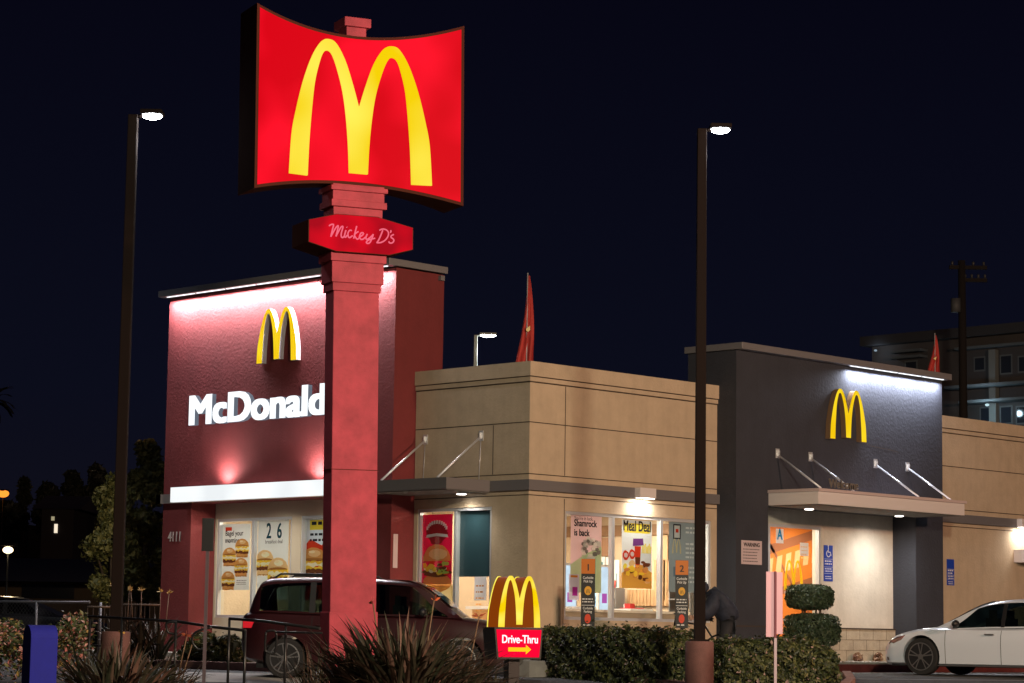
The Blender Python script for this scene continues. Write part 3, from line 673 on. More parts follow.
for (cx, cy) in ((0.12, 0.48), (0.33, 0.50)):
    q.mi = 2; q.poly(blob(G, a0+cx*W_, b0+cy*H_, W_*0.11, H_*0.07, lev, 4)); lev += 0.0008; q.mi = 4; q.poly(blob(G, a0+cx*W_, b0+cy*H_, W_*0.06, H_*0.035, lev, 5)); lev += 0.0008
for j in range(24):
    rnd = random.Random(j+9); q.mi = rnd.choice((0, 5, 6, 3, 7)); q.poly(blob(G, a0+rnd.uniform(0.08, 0.92)*W_, b0+rnd.uniform(0.08, 0.40)*H_, W_*rnd.uniform(0.05, 0.13), H_*rnd.uniform(0.02, 0.05), lev, j, 10, 0.2)); lev += 0.0006
q.build('food_print', [paper('print_orange', (0.92, 0.50, 0.10)), paper('ink_purple', (0.18, 0.05, 0.22), 0.2), SAU, PAT, PW, YEL, BUNL, BUN], t, world=True)
t, G, a0, a1, b0, b1 = poster(Y0, 669, 521.5, 703, 593, paper('poster_grey', (0.36, 0.42, 0.46), 0.35), 'blue grey instruction poster with phone outline in the right pane')
W_, H_ = a1-a0, b1-b0
WH2 = paper('print_soft_white', (0.8, 0.84, 0.86), 0.4)
prn(t, G, rect(a0+0.12*W_, a0+0.34*W_, b1-0.245*H_, b1-0.03*H_), INK, 0.002, 'phone_outline'); prn(t, G, rect(a0+0.15*W_, a0+0.31*W_, b1-0.225*H_, b1-0.05*H_), WH2, 0.003, 'phone_screen'); prn(t, G, rect(a0+0.19*W_, a0+0.27*W_, b1-0.15*H_, b1-0.10*H_), SAU, 0.004, 'red_square')
q = MB(); M_ = arch_poly(W_*0.26); q.poly([G.p(a0+0.22*W_+x, b1-0.45*H_+y*1.2, 0.003) for x, y in M_]); q.build('arch_print', paper('print_straw', (0.75, 0.66, 0.35), 0.4), t, world=True)
for i, (fy, n) in enumerate(((0.09, 2), (0.32, 4), (0.66, 2), (0.80, 2))): rows(G, a0+0.48*W_, a1-0.06*W_, b1-fy*H_, n, 0.09, 0.04, WH2, t, 0.003, seed=i)
prn(t, G, rect(a0+0.13*W_, a0+0.3*W_, b0+0.22*H_, b0+0.36*H_), paper('print_blue_grey', (0.18, 0.25, 0.32), 0.3), 0.003, 'grey_square')
# entrance door: grade card, notice, arch decal
FD = fY(0.12)
t, G, a0, a1, b0, b1 = poster(FD, 776, 528.5, 783.5, 543.5, PW, 'white card with a blue letter A in the top of the glass door', cat='grade card', name='grade_card', d=-0.065)
text('grade_letter', 'A', G, (a0+a1)/2, b0+0.26*(b1-b0), 0.33, paper('ink_cyan', (0.03, 0.40, 0.75)), t, d=0.002, depth=0.0004, bold=0.03, align='CENTER', sx=0.8)
t, G, a0, a1, b0, b1 = poster(FD, 800, 542.5, 808.5, 556, PW, 'plain white notice taped in the glass door right of the grade card', cat='notice', name='small_notice', d=-0.065)
rows(G, a0+0.04, a1-0.04, b1-0.1, 4, 0.08, 0.02, BUNL, t, 0.002)
G = Frame(FD.p(0, 0, -0.066), FD.r, FD.u); a0, b0 = at_on(784, 583, G); a1, b1 = at_on(803, 560, G)
q = MB(); q.prism(G, [((a0+a1)/2+x, b0-0.15+y) for x, y in arch_poly(a1-a0, (b1-b0)*1.45)], 0, 0.003)
tag(q.build('arch_decal', paper('decal_yellow', (0.98, 0.80, 0.05), 0.5)), 'yellow double arch decal on the lower half of the glass door', 'decal')

# ------------------------------------------------------------------ wall signs
YELLOW = emis('arch_yellow', (1.0, 0.62, 0.004), 1.0, 0.10, 1.5, (1.0, 0.72, 0.02))
def arch_sign(F, ca, cb, W, H, d0, d1, side, label, group=None):
    t = thing('arch_sign', label, 'sign', F.p(ca, cb, 0), group=group)
    P = [(ca+x, cb+y) for x, y in arch_poly(W, H)]
    q = MB(); q.smooth = False; q.prism(F, P, d0, d1-0.004, True, False); q.build('channel_side', side, t, world=True)
    q = MB(); q.poly([F.p(a, b, d1) for a, b in P]); q.prism(F, P, d1-0.004, d1, False, False); q.build('lit_face', YELLOW, t, world=True)
    return t
G = Frame((-0.62-0.14, 0, 0), (0, -1, 0), (0, 0, 1))
a0, _ = at_on(257, 340, G); a1, _ = at_on(296.5, 340, G); _, b1 = at_on(278, 308, G); _, b0 = at_on(278, 361.5, G)
arch_sign(fX(-0.62), (a0+a1)/2, b0, a1-a0, (b1-b0)/0.875, 0.01, 0.14, plain('pale_return', (0.45, 0.41, 0.43), 0.5), 'yellow double arch sign mounted high on the red tower')
G = fY(e-0.15)
a0, _ = at_on(830.5, 440, G); a1, _ = at_on(866.5, 440, G); _, b1 = at_on(846, 389.5, G); _, b0 = at_on(846, 440, G)
arch_sign(fY(e), (a0+a1)/2, b0, a1-a0, (b1-b0)/0.875, 0.01, 0.15, plain('bronze_return', (0.20, 0.12, 0.06), 0.5), 'yellow double arch sign mounted on the charcoal block above the entrance')
def char_mesh(s):
    o = text('x', s, Frame((0, 0, 0), (1, 0, 0), (0, 1, 0)), 0, 0, 1.0, WHITE, None, depth=0.0); me = o.data; bpy.data.objects.remove(o); return me
def lettering(t, s, upto, F, x0, ytop, x1, ybot, mat, side, depth, bold):
    a0, bb = at_on(x0, ybot, F); a1, _ = at_on(x1, ytop, F); _, bt = at_on(x0+3, ytop, F)
    ext = lambda m_: (min(v.co.x for v in m_.vertices), max(v.co.x for v in m_.vertices))
    W = ext(char_mesh(s[:upto])); gap = 0.0; tot = W[1]-W[0]+2*bold; sxx = (a1-a0)/tot; syy = (bt-bb)/(0.70+2*bold*0.5)
    for i, ch in enumerate(s):
        pm = char_mesh(s[:i+1]); m_ = char_mesh(ch); e1 = ext(pm); e0 = ext(m_); off = e1[1]-e0[1]-W[0]+bold
        bmm = bmesh.new()
        for k, (ox, oy) in enumerate(((-1, -.5), (-1, .5), (1, -.5), (1, .5), (-.33, -.5), (.33, .5), (-.33, .5), (.33, -.5), (0, 0))):
            mm = m_.copy(); bm2 = bmesh.new(); bm2.from_mesh(mm)
            r_ = bmesh.ops.extrude_face_region(bm2, geom=bm2.faces[:]); nf = [g_ for g_ in r_['geom'] if isinstance(g_, bmesh.types.BMVert)]
            zz = k*0.0004
            for v in bm2.verts: v.co.z = zz
            for v in nf: v.co.z = -depth
            for f in bm2.faces: f.material_index = 0 if all(abs(v.co.z-zz) < 1e-6 for v in f.verts) else 1
            bm2.to_mesh(mm); bm2.free(); mm.transform(Matrix.Translation((ox*bold, oy*bold+bold*0.5, 0))); bmm.from_mesh(mm)
        me = bpy.data.meshes.new('letter'); bmm.to_mesh(me); bmm.free()
        me.transform(wmat(t).inverted() @ F.mat(a0, bb, 0) @ Matrix.Diagonal((sxx, syy, 1, 1)) @ Matrix.Translation((off, 0, 0)))
        me.materials.append(mat); me.materials.append(side)
        o = bpy.data.objects.new('letter', me); col.objects.link(o); o.parent = t
t = thing('lettering_sign', 'large white lit lettering below the arch on the red tower', 'sign', (-0.62, 7.2, 5.1))
lettering(t, "McDonald's", 8, Frame((-0.62-0.16, 0, 0), (0, -1, 0), (0, 0, 1)), 188.5, 395.0, 326.0, 425.5, emis('letter_white', (0.93, 0.97, 1.0), 1.25), emis('letter_side', (0.35, 0.40, 0.50), 0.35), 0.11, 0.047)
t = thing('house_number_sign', 'small pale house number on the red pillar left of the windows', 'sign', (-0.62, 10.1, 2.6))
text('numerals', '4111', fX(-0.62), at_on(168.5, 541.5, fX(-0.62))[0], at_on(168.5, 541.5, fX(-0.62))[1], 0.30, plain('number_metal', (0.75, 0.62, 0.60), 0.4), t, d=0.012, depth=0.01, bold=0.01, sx=0.80)
t = thing('welcome_sign', 'thin dark lettering standing on the entrance canopy', 'sign', (7.6, -1.75, 3.78))
F = fY(-1.75); a0, b0 = at_on(829, 490, F); a1, b1 = at_on(862, 480, F)
text('letters', 'Welcome', F, a0, 3.80, 0.27, plain('letter_bronze', (0.25, 0.21, 0.17), 0.4, 0.4), t, depth=0.012, bold=0.012, sx=0.95)
def plate(F, x0, y0, x1, y1, mat, label, name, cat, d=0.012):
    a0, b1 = at_on(x0, y0, F); a1, b0 = at_on(x1, y1, F)
    t = thing(name, label, cat, F.p((a0+a1)/2, b0, 0))
    q = MB(); q.fbox(F, a0, a1, b0, b1, 0.002, d); q.build('plate', mat, t, world=True, bevel=0.004)
    return t, a0, a1, b0, b1
F = fY(e)
t, a0, a1, b0, b1 = plate(F, 741, 540, 761.5, 565, plain('sign_pink_white', (0.62, 0.50, 0.52), 0.5), 'pale rectangular warning notice on the charcoal column left of the door', 'warning_sign', 'sign')
SI = plain('sign_ink', (0.03, 0.025, 0.03), 0.6)
text('heading', 'WARNING', F, (a0+a1)/2, b1-0.125, 0.115, SI, t, d=0.0135, depth=0.001, bold=0.03, align='CENTER', sx=0.95)
rows(F, a0+0.05, a1-0.05, b1-0.19, 5, 0.062, 0.016, SI, t, 0.0145)
F = fY(0.12); BLUE = plain('sign_blue', (0.01, 0.05, 0.42), 0.45)
def access(F, x0, y0, x1, y1, label, sym):
    t, a0, a1, b0, b1 = plate(F, x0, y0, x1, y1, BLUE, label, 'accessible_parking_sign', 'sign')
    w_ = a1-a0; h_ = b1-b0
    q = MB(); d = 0.0145
    for fz in (0.62, 0.40, 0.22): q.fbox(F, a0+0.01, a1-0.01, b0+fz*h_-0.006, b0+fz*h_, 0.0125, d)
    if sym:
        cx, cz = (a0+a1)/2, b0+0.80*h_
        s_ = w_*0.42
        q.disc(F, cx-0.05*s_, cz+s_*1.05, s_*0.14, s_*0.14, d)
        q.poly([F.p(cx-0.12*s_, cz+s_*0.85, d), F.p(cx-0.12*s_, cz+s_*0.05, d), F.p(cx+0.02*s_, cz+s_*0.05, d), F.p(cx+0.06*s_, cz+s_*0.85, d)])
        q.poly([F.p(cx-0.1*s_, cz-s_*0.02, d+0.001), F.p(cx+0.5*s_, cz-s_*0.02, d+0.001), F.p(cx+0.5*s_, cz+s_*0.12, d+0.001), F.p(cx-0.1*s_, cz+s_*0.12, d+0.001)])
        q.poly([F.p(cx+0.38*s_, cz+s_*0.1, d), F.p(cx+0.62*s_, cz-s_*0.55, d), F.p(cx+0.78*s_, cz-s_*0.48, d), F.p(cx+0.52*s_, cz+s_*0.12, d)])
        for k in range(14):
            t0, t1 = R(110+k*17), R(110+(k+1)*17); ro, ri = s_*0.58, s_*0.42
            q.poly([F.p(cx+ro*math.cos(t0), cz-0.2*s_+ro*math.sin(t0), d), F.p(cx+ro*math.cos(t1), cz-0.2*s_+ro*math.sin(t1), d), F.p(cx+ri*math.cos(t1), cz-0.2*s_+ri*math.sin(t1), d), F.p(cx+ri*math.cos(t0), cz-0.2*s_+ri*math.sin(t0), d)])
    q.build('white_symbol', WHITE, t, world=True)
    rows(F, a0+0.03, a1-0.03, b0+0.54*h_, 2, 0.06, 0.028, WHITE, t, 0.0145); rows(F, a0+0.03, a1-0.03, b0+0.33*h_, 2, 0.05, 0.022, WHITE, t, 0.0145); rows(F, a0+0.05, a1-0.05, b0+0.12*h_, 2, 0.045, 0.018, WHITE, t, 0.0145)
access(F, 823.5, 545, 832.5, 581.5, 'tall blue accessible parking sign on the cream wall right of the door', True)
access(Y0, 946.5, 559, 954, 585.5, 'narrow blue sign on the beige wall behind the white car', False)
# ------------------------------------------------------------------ pylon sign
hA = YAW+R(64); ur = Vector((math.sin(hA), math.cos(hA), 0)); TL = 0.013
base = at(357, 400, 35.0); base = Vector((base.x, base.y, 0))+ur*0.07
FS = Frame(base, ur*math.cos(TL)+Vector((0, 0, 1))*math.sin(TL)*1.0, Vector((0, 0, 1))*math.cos(TL)-ur*math.sin(TL))
gzb = gz(base.x, base.y)
pyl = thing('pylon_sign', 'tall red pillar sign with a curved red panel and yellow double arch', 'sign', (base.x, base.y, gzb))
PRED = plain('pillar_red', (0.40, 0.045, 0.072), 0.75, var=0.25, scale=3, bump=0.15)
PDK = plain('sign_cabinet_brown', (0.075, 0.022, 0.015), 0.95)
PDK.node_tree.nodes['Principled BSDF'].inputs['Specular IOR Level'].default_value = 0.05
q = MB(); q.fbox(FS, -0.36, 0.36, gzb-0.3, 5.62, -0.43, -0.10)
q.fbox(FS, -0.378, 0.378, gzb, 0.95, -0.45, -0.08)
q.build('pillar', PRED, pyl, world=True, bevel=0.012)
q = MB(); q.fbox(FS, -0.385, 0.385, 5.62, 5.74, -0.465, -0.075); q.fbox(FS, -0.41, 0.41, 5.74, 6.05, -0.490, -0.05); q.fbox(FS, -0.44, 0.44, 6.05, 6.20, -0.520, -0.02)
q.fbox(FS, -0.39, 0.39, 6.68, 6.88, -0.470, -0.07); q.fbox(FS, -0.44, 0.44, 6.86, 6.96, -0.520, -0.02); q.fbox(FS, -0.41, 0.41, 6.96, 7.20, -0.490, -0.05); q.fbox(FS, -0.45, 0.45, 7.10, 7.17, -0.530, -0.01)
q.build('capital', PRED, pyl, world=True, bevel=0.008)
q = MB(); q.fbox(FS, -0.00, 0.32, 9.2, 9.72, -0.95, -0.60); q.fbox(FS, -0.05, 0.38, 9.72, 9.86, -1.0, -0.55); q.build('pillar_top', PRED, pyl, world=True, bevel=0.01)
q = MB(); q.fbox(FS, -0.378, 0.378, 3.0, 3.01, -0.434, -0.096); q.build('seam', PDK, pyl, world=True)
# curved cabinet
SHW = 1.655; SC = -0.035; N = 28
warp = lambda a: 0.12-0.26*(1-(a/SHW)**2)
zt = lambda a: 9.46+0.27*(abs(a)/SHW)**2+0.01*a
zb_ = lambda a: 7.215-0.225*(abs(a)/SHW)**2
q = MB(); b = 0
for k in range(N+1):
    a = -SHW+2*SHW*k/N
    a_c = a+SC
    q.v += [tuple(FS.p(a_c, zb_(a), warp(a)-0.002)), tuple(FS.p(a_c, zt(a), warp(a)-0.002)), tuple(FS.p(a_c, zb_(a), -0.55-warp(a)*0.3)), tuple(FS.p(a_c, zt(a), -0.55-warp(a)*0.3))]
for k in range(N):
    i = 4*k; j = i+4
    q.face([i, j, j+1, i+1]); q.face([i+2, i+3, j+3, j+2]); q.face([i+1, j+1, j+3, i+3]); q.face([i, i+2, j+2, j])
q.face([0, 1, 3, 2]); q.face([4*N, 4*N+2, 4*N+3, 4*N+1])
cab = q.build('sign_cabinet', PDK, pyl, world=True)
q = MB(); q.smooth = True; IN = 0.045; M = 14
for k in range(N+1):
    a = (-SHW+IN)+2*(SHW-IN)*k/N
    for j in range(M+1):
        z = zb_(a)+IN + (zt(a)-zb_(a)-2*IN)*j/M; q.v.append(tuple(FS.p(a+SC, z, warp(a)+0.006)))
for k in range(N):
    for j in range(M):
        i = k*(M+1)+j; q.face([i, i+M+1, i+M+2, i+1])
q.build('sign_face', emis('sign_red_face', (0.92, 0.0, 0.010), 1.0, 0.26, 0.9, (1.0, 0.004, 0.022)), cab, world=True)
q = MB(); P = [(x+0.01, 7.275+y) for x, y in arch_poly(2.26, 2.37)]
BIGY = emis('sign_yellow_face', (1.0, 0.70, 0.0), 1.0, 0.10, 0.8, (1.0, 0.88, 0.10))
q.prism(FS, P, 0.008, 0.055, False, False, warp=warp)
from mathutils.geometry import tessellate_polygon
off = len(q.v); q.v += [tuple(FS.p(a, b_, 0.055+warp(a))) for a, b_ in P]
for tri in tessellate_polygon([[Vector((a, b_, 0)) for a, b_ in P]]):
    A_, B_, C_ = [P[k] for k in tri]
    if (B_[0]-A_[0])*(C_[1]-A_[1])-(C_[0]-A_[0])*(B_[1]-A_[1]) < 0: tri = tri[::-1]
    q.face([off+k for k in tri])
q.build('arch_panel', BIGY, cab, world=True)
# lower name plate
HX = [(-.83, 6.28), (-.4, 6.17), (.45, 6.17), (.83, 6.28), (.83, 6.61), (.25, 6.73), (-.40, 6.725), (-.83, 6.61)]
q = MB(); q.prism(FS, HX, -0.60, 0.06); hb = q.build('name_plate', PDK, pyl, world=True)
q = MB(); q.poly([FS.p(a*0.985, 6.45+(b_-6.45)*0.97, 0.064) for a, b_ in HX]); q.build('plate_face', emis('plate_red_face', (0.50, 0.0, 0.012), 1.0, 0.25, 2.0, (0.72, 0.0, 0.012)), hb, world=True)
ST = [[(248, 178), (262, 168), (282, 165), (285, 175), (275, 215), (262, 270)], [(262, 270), (298, 205), (318, 180), (326, 184), (306, 268)], [(306, 268), (342, 200), (358, 183), (366, 190), (352, 240), (352, 270), (364, 278), (380, 262)],
 [(392, 215), (380, 262), (388, 276), (402, 258)], [(398, 188), (401, 192)], [(442, 218), (424, 216), (410, 240), (412, 268), (424, 278), (448, 262)], [(484, 180), (470, 235), (458, 286)], [(498, 226), (466, 254), (486, 290), (502, 284)],
 [(502, 276), (534, 256), (540, 240), (522, 238), (508, 264), (516, 291), (536, 292), (556, 276)],
 [(574, 248), (562, 278), (572, 294), (598, 278), (626, 250)], [(626, 250), (612, 290), (596, 320), (576, 328), (566, 316), (588, 298), (640, 284)],
 [(706, 216), (688, 262), (668, 304), (654, 322)], [(654, 322), (690, 320), (728, 298), (752, 262), (752, 230), (730, 210), (700, 206), (678, 216)], [(772, 216), (776, 224), (770, 236)], [(800, 252), (780, 262), (778, 276), (798, 292), (800, 310), (784, 324), (764, 322), (758, 310)]]
GS = Frame(FS.p(0, 0, 0.07), FS.r, FS.u); q = MB()
for s_ in ST:
    P = []
    for x, y in catmull(s_, 4):
        a, b_ = at_on(300+x/8.533, 205+y/8.533, GS); P.append(GS.p(a, b_, 0))
    q.tube(P, 0.011, 5)
q.build('script_lettering', emis('script_pink', (0.95, 0.16, 0.24), 0.95), hb, world=True)
# ------------------------------------------------------------------ drive-thru sign
c = at(518, 640, 36.5); c = Vector((c.x, c.y, 0))
FT = Frame(c, ur, (0, 0, 1)); gq = gz(c.x, c.y)
dts = thing('directional_sign', 'low lit yellow arch over a small red arrow sign before the hedge', 'sign', (c.x, c.y, gq))
A = lambda x, y: at_on(x, y, FT)
q = MB(); q.fbox(FT, -0.09, 0.09, gq, 0.34, -0.30, -0.12); q.build('post', BLACK, dts, world=True)
a0, b1 = A(494.5, 627.3); a1, b0 = A(542.5, 659.5)
q = MB(); q.prism(FT, [(a0+0.05, b0), (a1-0.03, b0), (a1, b1), (a0, b1)], -0.42, 0.0); bx_ = q.build('sign_box', BLACK, dts, world=True)
q = MB(); q.poly([FT.p(a0+0.075, b0+0.03, 0.004), FT.p(a1-0.06, b0+0.03, 0.004), FT.p(a1-0.025, b1-0.03, 0.004), FT.p(a0+0.03, b1-0.03, 0.004)]); q.build('red_face', emis('drive_red', (1.0, 0.0, 0.035), 1.0), bx_, world=True)
xa, za = A(501.5, 642.8); xb, _ = A(538, 643.5)
o = text('wording', 'Drive-Thru', FT, xa, za, 0.172, emis('drive_white', (1, 0.85, 0.9), 1.3), bx_, d=0.007, depth=0.001, bold=0.022, sx=0.78)
q = MB(); x0_, z0_ = A(508, 653); x1_, z1_ = A(531, 646)
zc = (z0_+z1_)/2; hh = abs(z1_-z0_)/2
q.poly([FT.p(a, z, 0.007) for a, z in ((x0_, zc-hh*0.55), (x1_-0.09, zc-hh*0.55), (x1_-0.09, zc-hh*1.3), (x1_, zc), (x1_-0.09, zc+hh*1.3), (x1_-0.09, zc+hh*0.55), (x0_, zc+hh*0.55))]); q.build('arrow', emis('arrow_yellow', (1.0, 0.62, 0.01), 1.0), bx_, world=True)
m0, mb_ = A(499, 627); m1, mt = A(541, 576.5)
P = [((m0+m1)/2+x, mb_+y) for x, y in arch_poly(m1-m0, (mt-mb_)/0.875)]
q = MB(); q.prism(FT, P, -0.03, 0.0); q.build('arch_face', emis('drive_arch', (1.0, 0.68, 0.0), 1.05, 0.1, 3.0, (1.0, 0.85, 0.12)), dts, world=True)
sil = [(x, y) for x, y in catmull(OUT, 5)]; sil = sil+[(-x, y) for x, y in reversed(sil)][1:]
P2 = [((m0+m1)/2+x*(m1-m0)*0.985, mb_+y*(mt-mb_)/0.875*0.985) for x, y in reversed(sil)]
q = MB(); q.prism(FT, P2, -0.40, -0.032); q.build('arch_body', emis('arch_body_orange', (0.40, 0.075, 0.004), 0.55), dts, world=True)
q = MB(); q.prism(FT, P, -0.43, -0.402); q.build('arch_rear_face', MC['drive_arch'], dts, world=True)

# ------------------------------------------------------------------ lamp posts
def lamp_post(x0, ytop, ybot, d, hx, label, group, power, pole_w=0.17, ped=None, mat=BRONZE, z_base=None, lean=0.0):
    p = at((x0), 640, d); gzz = gz(p.x, p.y) if z_base is None else z_base
    top = ht(p.x, p.y, ytop)
    t = thing('lamp_post', label, 'street lamp', (p.x, p.y, gzz), rz=-YAW, group=group)      # local +x = to the right as seen from the street
    h = top-gzz; dx = 0.0
    q = MB(); b = 0; w0, w1 = pole_w/2, pole_w/2*0.86
    q.v = [(sx_*w, sy*w, z) if z == 0 else (sx_*w+dx, sy*w, z) for (w, z) in ((w0, 0), (w1, h)) for sx_, sy in ((-1, -1), (1, -1), (1, 1), (-1, 1))]
    for f in ((3, 2, 1, 0), (4, 5, 6, 7), (0, 1, 5, 4), (1, 2, 6, 5), (2, 3, 7, 6), (3, 0, 4, 7)): q.face(list(f))
    q.build('pole', mat, t, bevel=0.012)
    if ped:
        q = MB(); q.smooth = True; q.tube([(0, 0, -0.2), (0, 0, ped-gzz-0.02), (0, 0, ped-gzz)], [0.22, 0.22, 0.205], 24); pd = q.build('pedestal', plain('painted_concrete', (0.14, 0.062, 0.055), 0.85, var=0.25, scale=4, bump=0.3), t)
        q = MB(); q.box(-0.14, 0.14, -0.14, 0.14, ped-gzz, ped-gzz+0.03); q.build('base_plate', mat, t)
    s = 1 if hx > 0 else -1
    q = MB(); q.tube([(dx, 0, h-0.03), (dx+s*0.22, 0, h+0.0)], 0.03, 8); q.build('arm', mat, t)
    q = MB(); q.box(dx+s*0.12, dx+s*(0.12+abs(hx)), -0.17, 0.17, h+0.0, h+0.07); hd = q.build('lamp_head', mat, t, bevel=0.02)
    q = MB(); q.ell((dx+s*(0.12+abs(hx)/2), 0, h-0.01), (abs(hx)/2*0.9, 0.14, 0.055), 14, 8); q.build('lamp_lens', LENS, hd)
    wp = wmat(t) @ Vector((dx+s*(0.12+abs(hx)/2), 0, h-0.10))
    light('SPOT', 'lamp_bulb', wp, power, (0.88, 0.95, 1.0), hd, 0.1, spot=118, blend=0.8, aim=wp-Vector((0, 0, 1)))
    return t
lamp_post(115.5, 115, 0, 36, 0.34, 'tall dark lamp post left of the pylon sign, on a concrete pedestal', 'lamp posts round the lot', 160, ped=0.62, lean=-14)
lamp_post(699.5, 129, 0, 37, 0.34, 'tall dark lamp post between the two hedges, on a round pedestal', 'lamp posts round the lot', 260, ped=0.60, lean=-1.5)
lamp_post(471, 335, 0, 78, 0.56, 'pale lamp post behind the beige roof beside the flag', 'lamp posts round the lot', 700, pole_w=0.14, mat=plain('pale_pole', (0.5, 0.55, 0.5), 0.5), z_base=0.0)
lamp_post(-70, 100, 0, 50, 0.34, 'unseen lamp post added beyond the left edge to light the trees', 'lamp posts round the lot', 900)  # out-of-view lamp, added to brighten the trees beside the tower
# unseen street lamps added behind the camera to give the walls their light
def street_lamp(x, y, h, power, color, label):
    z = gz(x, y); t = thing('street_lamp', label, 'street lamp', (x, y, z))
    aim = Vector((4, 1, 3)); dv = Vector((aim.x-x, aim.y-y, 0)).normalized()
    q = MB(); q.tube([(0, 0, 0), (0, 0, h)], 0.11, 12, 0.07); q.build('pole', plain('street_pole_grey', (0.2, 0.2, 0.2), 0.6, 0.3), t)
    q = MB(); q.tube([(0, 0, h), dv*0.8+Vector((0, 0, h+0.25)), dv*1.8+Vector((0, 0, h+0.3))], 0.04, 8); q.build('arm', MC['street_pole_grey'], t)
    q = MB(); q.ell(dv*2.0+Vector((0, 0, h+0.30)), (0.30, 0.30, 0.10), 14, 8); hd = q.build('lamp_head', MC['street_pole_grey'], t)
    q = MB(); q.ell(dv*2.0+Vector((0, 0, h+0.22)), (0.2, 0.2, 0.08), 14, 8); q.build('lamp_lens', emis('sodium_lens_'+label[:4], color, 30), hd)
    light('SPOT', 'lamp_bulb', Vector((x, y, z+h+0.08))+dv*2.0, power, color, hd, 0.6, spot=165, blend=0.3, aim=aim)
street_lamp(0, -38, 9.5, 23000, (1.0, 0.58, 0.38), 'orange sodium street lamp across the road to the right')
street_lamp(-20.5, -29.5, 9.5, 20500, (1.0, 0.86, 0.62), 'pale yellow street lamp nearer across the road to the right')
